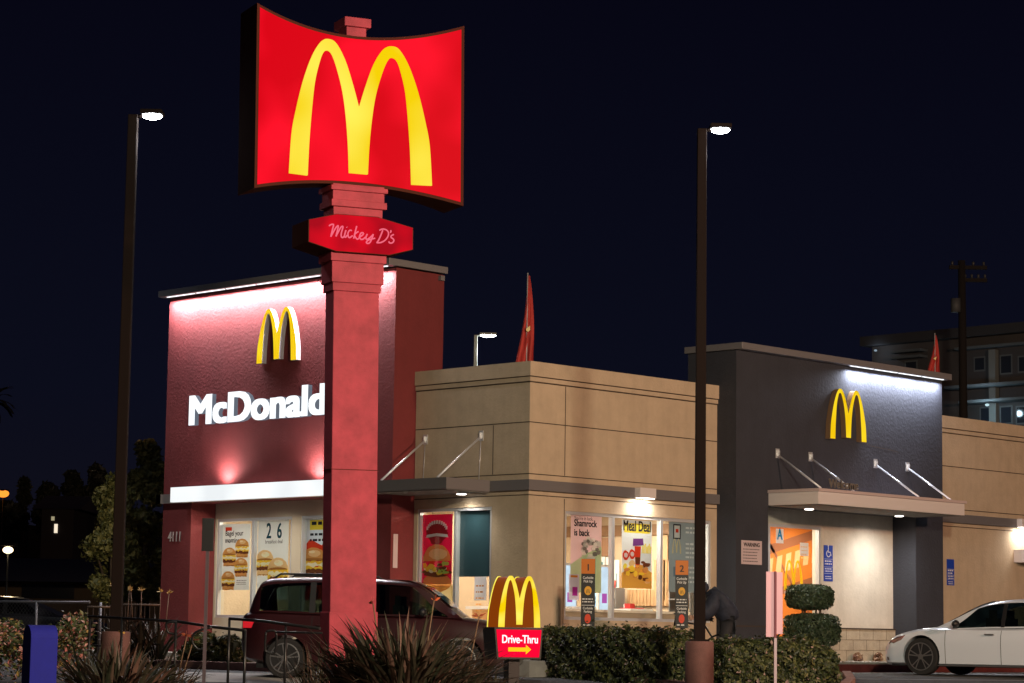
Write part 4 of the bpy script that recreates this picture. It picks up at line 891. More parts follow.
# ------------------------------------------------------------------ vehicles
TYRE = plain('tyre_rubber', (0.015, 0.015, 0.016), 0.85); RIM = plain('alloy_rim', (0.45, 0.45, 0.47), 0.3, 0.9); CGL = plain('car_glass', (0.012, 0.016, 0.016), 0.06)
def lerp_tab(tab, x):
    for (x0, *a), (x1, *b) in zip(tab, tab[1:]):
        if x <= x1: t = (x-x0)/(x1-x0); t = max(0, min(1, t)); return [p+(q-p)*t for p, q in zip(a, b)]
    return list(tab[-1][1:])
def smooth_tab(tab, n=5): return catmull(tab, n)
def vehicle(name, label, cat, loc, heading, body_tab, gh_tab, paint, wheels, wr, glass_spans, L, tail=True, spokes=5, roof_rail=False, mirror_x=1.7, handles=(), seams=(), lamp=None):
    # local frame: -y... here x runs from the nose (0) to the tail (L), y is left(-)/right(+) as built, z up; heading turns nose direction
    t = thing(name, label, cat, loc)
    t.rotation_euler = (0, 0, heading+math.pi)          # local +x points to the tail
    bt = smooth_tab(body_tab, 4)
    q = MB(); q.smooth = True; sec = []
    for (x, zb, ztp, hw) in bt:
        r = [(hw*0.86, zb), (hw*0.965, zb+0.05), (hw*0.985, zb+(ztp-zb)*0.30), (hw*1.0, zb+(ztp-zb)*0.58), (hw*0.985, zb+(ztp-zb)*0.80), (hw*0.94, ztp-0.045), (hw*0.86, ztp-0.005), (hw*0.45, ztp+0.022), (0, ztp+0.03)]
        sec.append([(x, y, z) for y, z in r]+[(x, -y, z) for y, z in reversed(r[:-1])])
    n = len(sec[0])
    for s_ in sec: q.v += s_
    for i in range(len(sec)-1):
        for k in range(n): q.face([i*n+k, i*n+(k+1) % n, (i+1)*n+(k+1) % n, (i+1)*n+k])
    q.face(list(range(n))); q.face(list(range((len(sec)-1)*n, len(sec)*n))[::-1])
    body = q.build('body', paint, t)
    # wheel arches cut out
    cut = MB()
    for wx in wheels: cut.tube([(wx, -1.2, wr+0.01), (wx, 1.2, wr+0.01)], wr*1.13, 28)
    co = cut.build('cutter', paint, t)
    md = body.modifiers.new('b', 'BOOLEAN'); md.object = co; md.operation = 'DIFFERENCE'; md.solver = 'EXACT'
    bpy.context.view_layer.update()
    me = bpy.data.meshes.new_from_object(body.evaluated_get(bpy.context.evaluated_depsgraph_get()))
    body.modifiers.clear(); body.data = me; me.set_sharp_from_angle(angle=R(32)); bpy.data.objects.remove(co)
    q = MB(); x0, x1 = bt[0][0]+0.25, bt[-1][0]-0.25; hwm = max(r[3] for r in bt)
    q.box(x0, x1, -hwm*0.80, hwm*0.80, 0.17, 0.55); q.build('underbody', BLACK, t)
    for wx in wheels:
        for sd in (-1, 1):
            yo = sd*(hwm-0.015); yi = sd*(hwm-0.235)
            q = MB(); q.tube([(wx, yi, wr), (wx, yi+sd*0.03, wr), (wx, yo-sd*0.03, wr), (wx, yo, wr)], [wr*0.95, wr, wr, wr*0.95], 28)
            wh = q.build('wheel', TYRE, t)
            q = MB(); q.smooth = True; q.tube([(wx, yo-sd*0.02, wr), (wx, yo+sd*0.002, wr)], wr*0.74, 28); q.build('rim_well', BLACK, wh)
            q = MB()
            FR_ = Frame((wx, yo+sd*0.004, wr), (sd, 0, 0), (0, 0, 1)) if sd < 0 else Frame((wx, yo+sd*0.004, wr), (-1, 0, 0), (0, 0, 1))
            FR_.n = Vector((0, sd, 0))
            ro, ri = wr*0.76, wr*0.70
            for k in range(32):
                a0, a1 = 2*math.pi*k/32, 2*math.pi*(k+1)/32
                q.poly([FR_.p(ro*math.cos(a0), ro*math.sin(a0), 0.002), FR_.p(ro*math.cos(a1), ro*math.sin(a1), 0.002), FR_.p(ri*math.cos(a1), ri*math.sin(a1), 0.004), FR_.p(ri*math.cos(a0), ri*math.sin(a0), 0.004)])
            for k in range(spokes):
                for off in (-0.14, 0.14):
                    an = 2*math.pi*k/spokes+0.3
                    c0, c1 = an+off*0.5, an+off*1.3
                    p0 = (wr*0.12*math.cos(c0), wr*0.12*math.sin(c0)); p1 = (wr*0.72*math.cos(c1), wr*0.72*math.sin(c1)); nx, ny = -math.sin(an)*0.012, math.cos(an)*0.012
                    q.poly([FR_.p(p0[0]-nx, p0[1]-ny, 0.006), FR_.p(p1[0]-nx, p1[1]-ny, 0.006), FR_.p(p1[0]+nx, p1[1]+ny, 0.006), FR_.p(p0[0]+nx, p0[1]+ny, 0.006)])
            q.disc(FR_, 0, 0, wr*0.16, wr*0.16, 0.008, 14)
            q.build('rim', RIM, wh)
    # greenhouse
    gt = smooth_tab(gh_tab, 4); q = MB(); q.smooth = True; sec = []
    for (x, zb, ztp, hb, ht) in gt:
        h = ztp-zb
        sec.append([(x, hb, zb), (x, hb+(ht-hb)*0.45, zb+h*0.5), (x, ht+0.02, zb+h*0.90), (x, ht*0.93, ztp-0.012), (x, ht*0.5, ztp+0.012), (x, 0, ztp+0.018)])
    sec = [s_+[(a, -b, c) for a, b, c in reversed(s_[:-1])] for s_ in sec]
    n = len(sec[0])
    for s_ in sec: q.v += s_
    for i in range(len(sec)-1):
        for k in range(2, n-3): q.face([i*n+k, (i+1)*n+k, (i+1)*n+k+1, i*n+k+1])
    def gp(x, f, sd, out=0.006):
        zb, ztp, hb, ht = lerp_tab(gt, x); h = ztp-zb
        y = hb+(ht-hb)*0.45*(f/0.5) if f < 0.5 else hb+(ht-hb)*0.45+(ht+0.02-hb-(ht-hb)*0.45)*((f-0.5)/0.4)
        return (x, sd*(y+out), zb+h*f)
    xs = sorted({gt[0][0]+(gt[-1][0]-gt[0][0])*k/60 for k in range(61)} | {v for s_ in glass_spans for v in s_[:2]})
    for sd in (-1, 1):
        for xa, xb in zip(xs, xs[1:]):
            mid = (xa+xb)/2; spn = [s_ for s_ in glass_spans if s_[0] < mid < s_[1]]
            def ff(x):
                if not spn: return [(0.0, 0.9)]
                g0_, g1_, fa, fb = spn[0]; return [(0.0, 0.05), (min(0.88, fa+(fb-fa)*min(1, (x-g0_)/(g1_-g0_)*(2.2 if fa < 0.5 else 1))), 0.9)]
            for (l0, l1), (r0, r1) in zip(ff(xa), ff(xb)):
                qa, qb = (l0+l1)/2, (r0+r1)/2
                q.poly([gp(xa, l0, sd, 0), gp(xb, r0, sd, 0), gp(xb, qb, sd, 0), gp(xa, qa, sd, 0)]); q.poly([gp(xa, qa, sd, 0), gp(xb, qb, sd, 0), gp(xb, r1, sd, 0), gp(xa, l1, sd, 0)])
    q.build('cabin_roof', paint, t)
    q = MB()
    for sx_ in (glass_spans[0][1]-0.45, glass_spans[1][1]-0.15):
        for sy_ in (-0.38, 0.38): q.box(sx_, sx_+0.12, sy_-0.2, sy_+0.2, 0.6, gt[0][1]+0.22); q.box(sx_+0.02, sx_+0.1, sy_-0.1, sy_+0.1, gt[0][1]+0.22, gt[0][1]+0.38)
    q.build('seats', plain('seat_cloth', (0.05, 0.05, 0.05), 0.9), t)
    for sd in (-1, 1):
        for (xa, xb, fa, fb) in glass_spans:       # each side window, corners trimmed to the roof line
            q = MB(); q.smooth = True; n_ = 8; P = []
            for k in range(n_+1):
                x = xa+(xb-xa)*k/n_
                f0 = 0.05; f1 = min(0.88, fa+(fb-fa)*min(1, k/n_*(2.2 if fa < 0.5 else 1)))
                zb, ztp, *_ = lerp_tab(gt, x)
                P.append((gp(x, f0, sd, 0.002), gp(x, (f0+f1)/2, sd, 0.002), gp(x, f1, sd, 0.002)))
            for a, b in zip(P, P[1:]):
                for j in range(2): q.poly([a[j], b[j], b[j+1], a[j+1]])
            q.build('side_window', glass('tinted_side_glass', (0.20, 0.26, 0.24), 0.10), t)
        q = MB(); q.smooth = True; q.ell((mirror_x, sd*(hwm+0.09), gt[0][1]+0.10), (0.07, 0.11, 0.075), 12, 8); q.build('wing_mirror', BLACK, t)
        for hx_, hz_ in handles:
            q = MB(); q.box(hx_-0.10, hx_+0.10, sd*(hwm-0.01), sd*(hwm+0.025), hz_-0.012, hz_+0.014); q.build('door_handle', RIM if lamp == 'chrome' else paint, t, bevel=0.006)
        for s0_, s1_ in zip(glass_spans, glass_spans[1:]):
            q = MB(); xa, xb = s0_[1]-0.01, s1_[0]+0.01; q.poly([gp(xa, 0.03, sd, 0.004), gp(xb, 0.03, sd, 0.004), gp(xb, 0.45, sd, 0.004), gp(xa, 0.45, sd, 0.004)]); q.poly([gp(xa, 0.45, sd, 0.004), gp(xb, 0.45, sd, 0.004), gp(xb, 0.88, sd, 0.004), gp(xa, 0.88, sd, 0.004)]); q.build('door_pillar', BLACK, t)
        for sx_ in seams:
            q = MB()
            tb = lerp_tab(bt, sx_); z0, z1, hw = tb
            zs = [z0+0.05, z0+(z1-z0)*0.30, z0+(z1-z0)*0.58, z0+(z1-z0)*0.80, z1-0.045]; ys = [0.965, 0.985, 1.0, 0.985, 0.94]
            for (za, ya), (zc, yc) in zip(zip(zs, ys), zip(zs[1:], ys[1:])):
                q.poly([(sx_-0.005, sd*(hw*ya+0.003), za), (sx_+0.005, sd*(hw*ya+0.003), za), (sx_+0.005, sd*(hw*yc+0.003), zc), (sx_-0.005, sd*(hw*yc+0.003), zc)])
            q.build('door_seam', BLACK, t)
    # windscreen and rear glass
    def across(xa, xb, name_, o_=0.012):
        q = MB(); q.smooth = True; rowsP = []
        for k in range(5):
            x = xa+(xb-xa)*k/4; zb, ztp, hb, ht = lerp_tab(gt, x)
            rowsP.append([(x, y*ht*0.86, ztp+0.010+o_) for y in (-1, -0.5, 0, 0.5, 1)])
        for a, b in zip(rowsP, rowsP[1:]):
            for j in range(4): q.poly([a[j], b[j], b[j+1], a[j+1]])
        q.build(name_, CGL, t)
    return t, bt, gt, across, hwm

# white sedan, nose towards the building
bt = [(0.0, .30, .46, .50), (.06, .22, .58, .66), (.18, .19, .68, .77), (.32, .19, .76, .83), (.65, .19, .855, .885), (1.0, .18, .91, .91), (1.45, .18, .935, .92), (2.2, .18, .925, .92), (3.2, .18, .94, .92), (4.0, .19, 1.05, .91), (4.5, .22, 1.08, .86), (4.8, .30, 1.05, .78), (4.9, .42, .95, .66)]
gt_ = [(1.25, .90, .94, .82, .72), (1.60, .90, 1.10, .83, .72), (2.05, .91, 1.33, .84, .67), (2.45, .92, 1.445, .845, .64), (3.0, .93, 1.485, .845, .635), (3.6, .95, 1.44, .84, .635), (4.1, 1.0, 1.28, .81, .66), (4.5, 1.04, 1.09, .77, .70)]
wc = at(921, 674, 47.0); hd = math.atan2(-math.sin(YAW)*1.0, 1.0)
ndir = Vector((0, 1, 0)); ndir.rotate(Matrix.Rotation(R(7), 3, 'Z'))
lft = Vector((-ndir.y, ndir.x, 0))
nose = Vector((wc.x, wc.y, 0)) - lft*0.90 + ndir*0.97
zc_ = gz(wc.x, wc.y)-0.0
sed, b1_, g1_, across, hwm = vehicle('parked_car', 'white sedan parked nose in at the right edge of the lot', 'car', (nose.x, nose.y, zc_), math.atan2(ndir.y, ndir.x), bt, gt_, plain('white_car_paint', (0.70, 0.77, 0.88), 0.22, coat=0.6), (0.97, 3.80), 0.36,
    [(1.62, 2.66, 0.20, 0.88), (2.72, 3.55, 0.88, 0.88), (3.60, 4.05, 0.88, 0.60)], 4.9, handles=((2.45, 0.80), (3.40, 0.82)), seams=(1.50, 2.68, 3.6), mirror_x=1.78, lamp='chrome')
across(1.42, 2.35, 'windscreen'); across(3.65, 4.4, 'rear_window')
for sd in (-1, 1):
    q = MB(); P = [(0.20, .585), (0.24, .66), (0.42, .735), (0.62, .775), (0.52, .68), (0.34, .61)]
    def hwat(x): return lerp_tab(b1_, x)[2]
    q.poly([(x, sd*(hwat(x)*0.985+0.006), z) for x, z in P]); q.build('headlight', plain('headlight_smoke', (0.20, 0.14, 0.13), 0.1, 0.3), sed)
    q = MB(); q.poly([(0.03, sd*(hwat(0.03)+0.004), .56), (0.07, sd*(hwat(0.07)+0.004), .56), (0.22, sd*(hwat(0.22)+0.006), .28), (0.16, sd*(hwat(0.16)+0.006), .28)]); q.build('bumper_vent', BLACK, sed)
    q = MB(); q.box(4.62, 4.80, sd*0.78, sd*0.86, 0.82, 0.98); q.build('tail_light', plain('tail_red', (0.4, 0.01, 0.01), 0.2), sed)
q = MB(); q.box(-0.012, 0.05, -0.5, 0.5, 0.30, 0.52); q.build('grille', BLACK, sed)
q = MB(); q.box(1.35, 3.45, -0.925, -0.91, 0.185, 0.20); q.box(1.35, 3.45, 0.91, 0.925, 0.185, 0.20); q.build('sill_trim', RIM, sed)

# dark red people carrier crossing behind the pylon
bt = [(0.0, .36, .66, .55), (.08, .26, .80, .76), (.35, .22, .95, .88), (.9, .22, 1.04, .92), (1.4, .22, 1.08, .93), (2.2, .22, 1.08, .94), (3.4, .22, 1.10, .94), (4.2, .24, 1.12, .93), (4.55, .28, 1.11, .89), (4.66, .34, 1.09, .86), (4.72, .44, 1.04, .80)]
gt_ = [(0.95, 1.04, 1.05, .84, .76), (1.25, 1.06, 1.30, .86, .75), (1.60, 1.07, 1.56, .87, .74), (1.95, 1.07, 1.67, .87, .73), (3.0, 1.08, 1.71, .87, .71), (3.9, 1.10, 1.70, .87, .71), (4.35, 1.11, 1.66, .85, .70), (4.50, 1.09, 1.50, .82, .68), (4.62, 1.06, 1.16, .78, .64)]
rear = at(247.5, 640, 40.9); vd = (rgt*math.cos(R(5))+Vector((-fwd.x, -fwd.y, 0)).normalized()*math.sin(R(5))).normalized()
nose = Vector((rear.x, rear.y, 0)) + vd*4.62 - Vector((vd.y, -vd.x, 0))*0.80
van, b2_, g2_, across, hwm = vehicle('people_carrier', 'dark red people carrier with roof rails passing behind the pylon sign', 'car', (nose.x, nose.y, gz(rear.x+1.4, rear.y-1.4)), math.atan2(vd.y, vd.x), bt, gt_, plain('maroon_car_paint', (0.030, 0.006, 0.008), 0.28, coat=0.5), (0.95, 3.95), 0.34,
    [(1.20, 2.50, 0.15, 0.86), (2.58, 3.47, 0.86, 0.86), (3.55, 4.42, 0.86, 0.82)], 4.72, handles=((2.38, 0.86), (3.32, 0.90)), seams=(1.45, 2.55, 3.5), mirror_x=1.6, lamp='dark', roof_rail=True)
across(1.15, 2.1, 'windscreen')
for sd in (-1, 1):
    q = MB(); q.tube([(2.5, sd*0.66, 1.70), (2.6, sd*0.66, 1.765), (4.1, sd*0.66, 1.765), (4.2, sd*0.66, 1.70)], 0.018, 8); q.tube([(3.35, sd*0.66, 1.70), (3.35, sd*0.66, 1.76)], 0.015, 6); q.build('roof_rail', BLACK, van)
    q = MB(); q.box(4.50, 4.69, sd*0.80, sd*0.885, 0.84, 0.98); q.build('tail_light', emis('tail_light_lit', (0.80, 0.02, 0.03), 0.7), van)
    q = MB(); q.poly([(0.10, sd*0.80, .70), (0.14, sd*0.82, .80), (0.5, sd*0.905, .90), (0.48, sd*0.905, .78)]); q.build('headlight', plain('headlight_clear', (0.6, 0.6, 0.6), 0.1, 0.5), van)
# ------------------------------------------------------------------ plants
LG = leafmat('hedge_leaf', [(0.0, (0.02, 0.028, 0.009)), (0.35, (0.042, 0.055, 0.015)), (0.62, (0.078, 0.088, 0.022)), (0.86, (0.125, 0.12, 0.04)), (0.97, (0.33, 0.22, 0.20))])
LG2 = leafmat('topiary_leaf', [(0.0, (0.02, 0.04, 0.018)), (0.5, (0.035, 0.065, 0.028)), (0.85, (0.06, 0.09, 0.04))])
LT = leafmat('tree_leaf', [(0.0, (0.10, 0.10, 0.025)), (0.4, (0.19, 0.17, 0.045)), (0.75, (0.27, 0.23, 0.07))])
LF = leafmat('flower_bed_leaf', [(0.0, (0.04, 0.06, 0.02)), (0.3, (0.08, 0.10, 0.03)), (0.52, (0.12, 0.12, 0.04)), (0.68, (0.45, 0.16, 0.14)), (0.82, (0.5, 0.28, 0.25)), (0.93, (0.35, 0.22, 0.06))])
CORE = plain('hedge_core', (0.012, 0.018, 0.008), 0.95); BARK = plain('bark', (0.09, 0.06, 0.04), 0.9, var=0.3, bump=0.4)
def leaves(q, fn, n, size, rnd):
    for _ in range(n):
        p, nrm = fn(rnd); p = Vector(p)
        nrm = (Vector(nrm)+Vector((rnd.gauss(0, .6), rnd.gauss(0, .6), rnd.gauss(0, .6)))).normalized()
        a = nrm.orthogonal().normalized(); a.rotate(Matrix.Rotation(rnd.uniform(0, 6.28), 3, nrm)); b = nrm.cross(a)
        s = size*rnd.uniform(0.45, 1.6)
        q.poly([p-a*s*0.5, p+b*s*0.28+nrm*s*0.08, p+a*s*0.5, p-b*s*0.28+nrm*s*0.08])
def hedge(pa, pb, h, wd, label, group, n=9000, mat=LG, size=0.068, name='hedge', cat='hedge', seed=1, lift=0.0, rr=0.18):
    pa = Vector((pa[0], pa[1], gz(pa[0], pa[1])+lift)); pb = Vector((pb[0], pb[1], gz(pb[0], pb[1])+lift))
    t = thing(name, label, cat, (pa+pb)/2, group=group)
    ax = pb-pa; L = ax.length; ax.normalize(); sd = ax.cross(Vector((0, 0, 1))).normalized(); rnd = random.Random(seed)
    bump = lambda x, k: 0.05*math.sin(x*5.1+k)+0.03*math.sin(x*11.7+k*2)+0.02*math.sin(x*23+k)
    def fn(r):
        u = r.uniform(0, L); v = r.uniform(-1, 1); w = r.uniform(0, 1); k = r.random()
        area = [L*wd, L*h, L*h, wd*h, wd*h]; s = r.uniform(0, sum(area)); f = 0
        while s > area[f] and f < 4: s -= area[f]; f += 1
        ins = abs(r.gauss(0, 0.04))
        if f == 0: y, z, x, nn = v*wd/2, h-ins, u, Vector((0, 0, 1))
        elif f == 1: y, z, x, nn = wd/2-ins, w*h, u, sd
        elif f == 2: y, z, x, nn = -wd/2+ins, w*h, u, -sd
        elif f == 3: x, y, z, nn = ins, v*wd/2, w*h, -ax
        else: x, y, z, nn = L-ins, v*wd/2, w*h, ax
        # round the edges
        ex = max(0, rr-min(x, L-x)); ey = max(0, rr-(wd/2-abs(y))); ez = max(0, rr-(h-z))
        pull = 0.30*(ex*ey+ey*ez+ex*ez)/rr
        z -= pull+ex*ez*0.8/rr; y -= math.copysign(pull, y)
        z += bump(x, 1)*(z/h); y += bump(x+z*2, 2)*(1 if y > 0 else -1)
        if r.random() < 0.06: z += r.uniform(0, 0.11)*(z/h)
        return pa+ax*x+sd*y+Vector((0, 0, z)), nn
    q = MB(); leaves(q, fn, n, size, rnd); q.build('foliage', mat, t, world=True)
    q = MB(); F = Frame(pa, ax, (0, 0, 1)); q.fbox(F, 0.13, L-0.13, 0.02, h-0.15, -wd/2+0.12, wd/2-0.12); q.build('inner_core', CORE, t, world=True)  # solid dark box added so the foliage is not see-through
    return t
def g2(x, d): p = at(x, 650, d); return (p.x, p.y)
gH = 'clipped hedges in front of the building'
hedge(g2(569, 43.3), g2(687, 39.6), 0.87, 1.0, 'long clipped hedge between the red arrow sign and the tall lamp post', gH, 15000, seed=2)
hedge(g2(712, 38.9), g2(826, 39.6), 0.79, 1.1, 'clipped hedge right of the tall lamp post, beside the pink signpost', gH, 13000, seed=3)
hedge(g2(543, 44.5), g2(562, 44.2), 0.86, 0.9, 'short dark hedge right behind the red arrow sign', gH, 3500, seed=4)
hedge(g2(184, 46.0), g2(246, 45.6), 0.62, 0.8, 'low rounded hedge under the far left window', gH, 6500, seed=5, rr=0.3)
# two tier topiary beside the entrance
pc = at(812, 640, 51.5); z0 = 0.02
t = thing('topiary_shrub', 'two tier clipped shrub beside the glass door', 'shrub', (pc.x, pc.y, z0))
rnd = random.Random(5)
def boxfn(c, r, p=3.0):
    def fn(rn):
        th = rn.uniform(0, 6.283); ph = math.acos(rn.uniform(-1, 1)); dx, dy, dz = math.sin(ph)*math.cos(th), math.sin(ph)*math.sin(th), math.cos(ph)
        k = (abs(dx)**p+abs(dy)**p+abs(dz)**p)**(-1/p)*rn.uniform(0.90, 1.03)
        return (c[0]+dx*k*r[0], c[1]+dy*k*r[1], c[2]+dz*k*r[2]), (dx, dy, dz)
    return fn
def core_box(q, c, r, s=0.72):
    q.box(c[0]-r[0]*s, c[0]+r[0]*s, c[1]-r[1]*s, c[1]+r[1]*s, c[2]-r[2]*s, c[2]+r[2]*s)
zt_ = at(812, 585, 51.5).z; zm1 = at(812, 609, 51.5).z; zm0 = at(812, 614, 51.5).z; zl = at(812, 646, 51.5).z
up_c = (-0.08, 0, (zt_+zm1)/2-z0); up_r = (0.44, 0.44, (zt_-zm1)/2); lo_c = (0, 0, (zm0+zl)/2-z0); lo_r = (0.50, 0.50, (zm0-zl)/2)
q = MB(); leaves(q, boxfn(up_c, up_r, 3.6), 4200, 0.07, rnd); q.build('upper_crown', LG2, t)
q = MB(); leaves(q, boxfn(lo_c, lo_r, 4.5), 6000, 0.062, rnd); q.build('lower_crown', LG2, t)
q = MB(); core_box(q, up_c, up_r); core_box(q, lo_c, lo_r); q.build('inner_core', CORE, t)  # solid dark filler added inside both crowns, no modelled twigs
q = MB()
for k in range(7): a = rnd.uniform(0, 6.28); q.tube([(0.05*math.cos(a), 0.05*math.sin(a), 0.0), (0.25*math.cos(a), 0.25*math.sin(a), up_c[2])], 0.016, 6)
q.build('stem', BARK, t)
# pink kerb of the island
def kerbline(pts, w_, name, mat, h0=0.12, label=None):
    q = MB()
    for (x0, y0), (x1, y1) in zip(pts, pts[1:]):
        a = Vector((x0, y0, 0)); b_ = Vector((x1, y1, 0)); n_ = (b_-a).cross(Vector((0, 0, 1))).normalized()*w_
        za, zb2 = gz(x0, y0), gz(x1, y1)
        P = [(a.x, a.y), (b_.x, b_.y), (b_.x+n_.x, b_.y+n_.y), (a.x+n_.x, a.y+n_.y)]; Z = [za, zb2, zb2, za]
        i = len(q.v); q.v += [(p[0], p[1], z-0.2) for p, z in zip(P, Z)]+[(p[0], p[1], z+h0) for p, z in zip(P, Z)]
        for f in ((3, 2, 1, 0), (4, 5, 6, 7), (0, 1, 5, 4), (1, 2, 6, 5), (2, 3, 7, 6), (3, 0, 4, 7)): q.face([i+k for k in f])
    return tag(q.build(name, mat), kind='structure')
KR = plain('worn_red_kerb', (0.30, 0.15, 0.12), 0.85, var=0.35, scale=3, bump=0.3)
kerbline([g2(478, 46.3), g2(560, 43.4), g2(702, 38.6), g2(730, 37.6), g2(790, 37.7), g2(838, 38.9), g2(846, 41.5), g2(842, 45)], 0.16, 'island_kerb', KR)
q = MB(); P = [g2(480, 46.3), g2(562, 43.2), g2(702, 38.5), g2(730, 37.5), g2(790, 37.6), g2(836, 38.8), g2(842, 41.5), g2(838, 45.2), g2(700, 46.5), g2(560, 47.5)]
q.poly([(x, y, gz(x, y)+0.10) for x, y in P]); tag(q.build('planting_bed', plain('mulch', (0.07, 0.045, 0.03), 0.95, var=0.4, scale=12, bump=0.6)), kind='structure')
kerbline([g2(160, 45.0), g2(300, 43.6)], 0.16, 'bed_kerb', KR, 0.14)
q = MB(); P = [g2(100, 45.2), g2(300, 43.8), g2(320, 46), g2(280, 48), g2(100, 50)]
q.poly([(x, y, gz(x, y)+0.12) for x, y in P]); tag(q.build('planting_bed', MC['mulch']), kind='structure')
# pale concrete apron and painted line
def sheet(name, pts, mat, lift):
    q = MB(); q.poly([(x, y, gz(x, y)+lift) for x, y in pts]); return tag(q.build(name, mat), kind='structure')
sheet('concrete_apron', [g2(170, 42.9), g2(430, 42.0), g2(430, 38.2), g2(170, 39.0)], plain('pale_concrete', (0.42, 0.40, 0.37), 0.8, var=0.15, scale=2), 0.006)
sheet('painted_line', [g2(518, 39.0), g2(542, 38.6), g2(542, 38.2), g2(518, 38.6)], plain('line_paint', (0.6, 0.55, 0.35), 0.7), 0.010)
sheet('concrete_pad', [g2(820, 47.5), g2(905, 50.3), g2(1060, 49.9), g2(1060, 44.5), g2(850, 44.0)], plain('pad_concrete', (0.25, 0.25, 0.27), 0.8, var=0.25, scale=1.2), 0.006)
sheet('foreground_soil', [g2(-80, 24), g2(1100, 24), g2(1100, 30), g2(560, 35.2), g2(300, 37.6), g2(-100, 37.6)], MC['mulch'], 0.02)
# wheel stop, small stone by the entrance wall
# strap leaved plants
BL = leafmat('strap_leaf', [(0.0, (0.025, 0.028, 0.015)), (0.3, (0.05, 0.042, 0.026)), (0.6, (0.08, 0.05, 0.035)), (0.88, (0.15, 0.08, 0.06))]); FO = plain('orange_petal', (0.50, 0.11, 0.04), 0.5); FY_ = plain('yellow_petal', (0.55, 0.33, 0.07), 0.5); STK = plain('flower_stalk', (0.16, 0.09, 0.05), 0.6)
def strap_plant(x, d, label, nb, lo, hi, wd, seed, spread=0.5, flowers=0, fh=(1.0, 1.4), petal=FO, group='strap leaved plants in the foreground bed', lean=0.55):
    rnd = random.Random(seed); px, py = g2(x, d); z0 = gz(px, py)
    t = thing('strap_leaf_plant', label, 'plant', (px, py, z0), group=group)
    q = MB()
    for k in range(nb):
        a = rnd.uniform(0, 6.283); r0 = rnd.uniform(0, spread)**1; L = rnd.uniform(lo, hi); tilt = rnd.uniform(0.05, lean)+r0*0.4; bend = rnd.uniform(0.1, 0.9)
        p = Vector((r0*math.cos(a), r0*math.sin(a), 0)); a2 = a+rnd.uniform(-0.7, 0.7); dr = Vector((math.cos(a2), math.sin(a2), 0)); sd = Vector((-dr.y, dr.x, 0)); w = wd*rnd.uniform(0.7, 1.3); N_ = 6; prev = None; th = tilt
        b0 = len(q.v)
        for i in range(N_+1):
            f = i/N_; ww = w*(0.55+0.45*math.sin(min(1, f*1.6)*math.pi/2))*(1-f**3)
            q.v += [tuple(p-sd*ww/2), tuple(p-Vector((0, 0, ww*0.18))), tuple(p+sd*ww/2)]
            p = p+(dr*math.sin(th)+Vector((0, 0, math.cos(th))))*L/N_; th += bend*0.28
        for i in range(N_):
            o = b0+i*3; q.face([o, o+3, o+4, o+1]); q.face([o+1, o+4, o+5, o+2])
    q.build('leaf_clump', BL, t)
    for k in range(flowers):
        a = rnd.uniform(0, 6.283); r0 = rnd.uniform(0.1, spread+0.2); H = rnd.uniform(*fh); b_ = Vector((r0*0.5*math.cos(a), r0*0.5*math.sin(a), 0)); tp = Vector((r0*math.cos(a), r0*math.sin(a), H))
        q = MB(); q.tube([b_, (b_+tp)/2+Vector((0, 0, 0.05)), tp], 0.009, 5); st_ = q.build('flower_stalk', STK, t)
        q = MB()
        for j in range(14):
            an = rnd.uniform(0, 6.283); el = rnd.uniform(0.1, 1.5); dv = Vector((math.cos(an)*math.cos(el), math.sin(an)*math.cos(el), math.sin(el))); n_ = dv.orthogonal().normalized(); l_ = rnd.uniform(0.05, 0.115)
            q.poly([tp-n_*0.006, tp+dv*l_*0.6-n_*0.018, tp+dv*l_, tp+dv*l_*0.6+n_*0.018])
        q.build('flower', petal, st_)
    return t
strap_plant(120, 31.5, 'broad clump of long bronze strap leaves beside the blue box', 230, 0.55, 1.0, 0.07, 1, 0.55, 0, lean=0.9)
strap_plant(165, 33.5, 'smaller strap leaved clump with orange blooms left of the handrail', 90, 0.4, 0.8, 0.04, 2, 0.35, 2, (0.7, 0.9))
strap_plant(95, 34.5, 'strap leaved clump before the red lamp pedestal', 80, 0.5, 0.85, 0.04, 3, 0.3, 1, (0.75, 0.9), FY_)
strap_plant(362, 31.5, 'bushy strap leaved clump at the foot of the pylon sign', 210, 0.7, 1.12, 0.068, 4, 0.34, 0, lean=0.42)
strap_plant(405, 30.8, 'tallest strap leaved clump with orange blooms right of the pylon foot', 340, 0.95, 1.5, 0.07, 5, 0.45, 2, (1.35, 1.5))
strap_plant(448, 32.0, 'strap leaved clump with tall thin stalks left of the red arrow sign', 240, 0.6, 1.05, 0.06, 6, 0.36, 1, (1.15, 1.25))
strap_plant(492, 33.5, 'low sparse strap leaved clump under the red arrow sign', 70, 0.35, 0.6, 0.04, 7, 0.3, 0, (0.5, 0.6))
strap_plant(318, 34.0, 'thin grassy clump left of the pylon pillar', 120, 0.5, 0.95, 0.022, 8, 0.3, 0)
for i, (x, s_) in enumerate(((124, 1), (141, 2), (157, 3))):
    strap_plant(x, 46.5, ['bird flower plant with yellow bloom nearest the lamp post', 'bird flower plant with yellow bloom in the middle by the fence', 'bird flower plant with yellow bloom against the red tower'][i], 34, 0.7, 1.15, 0.07, 10+s_, 0.15, 2, (1.35, 1.5), FY_, 'bird flower plants by the iron fence', lean=0.35)
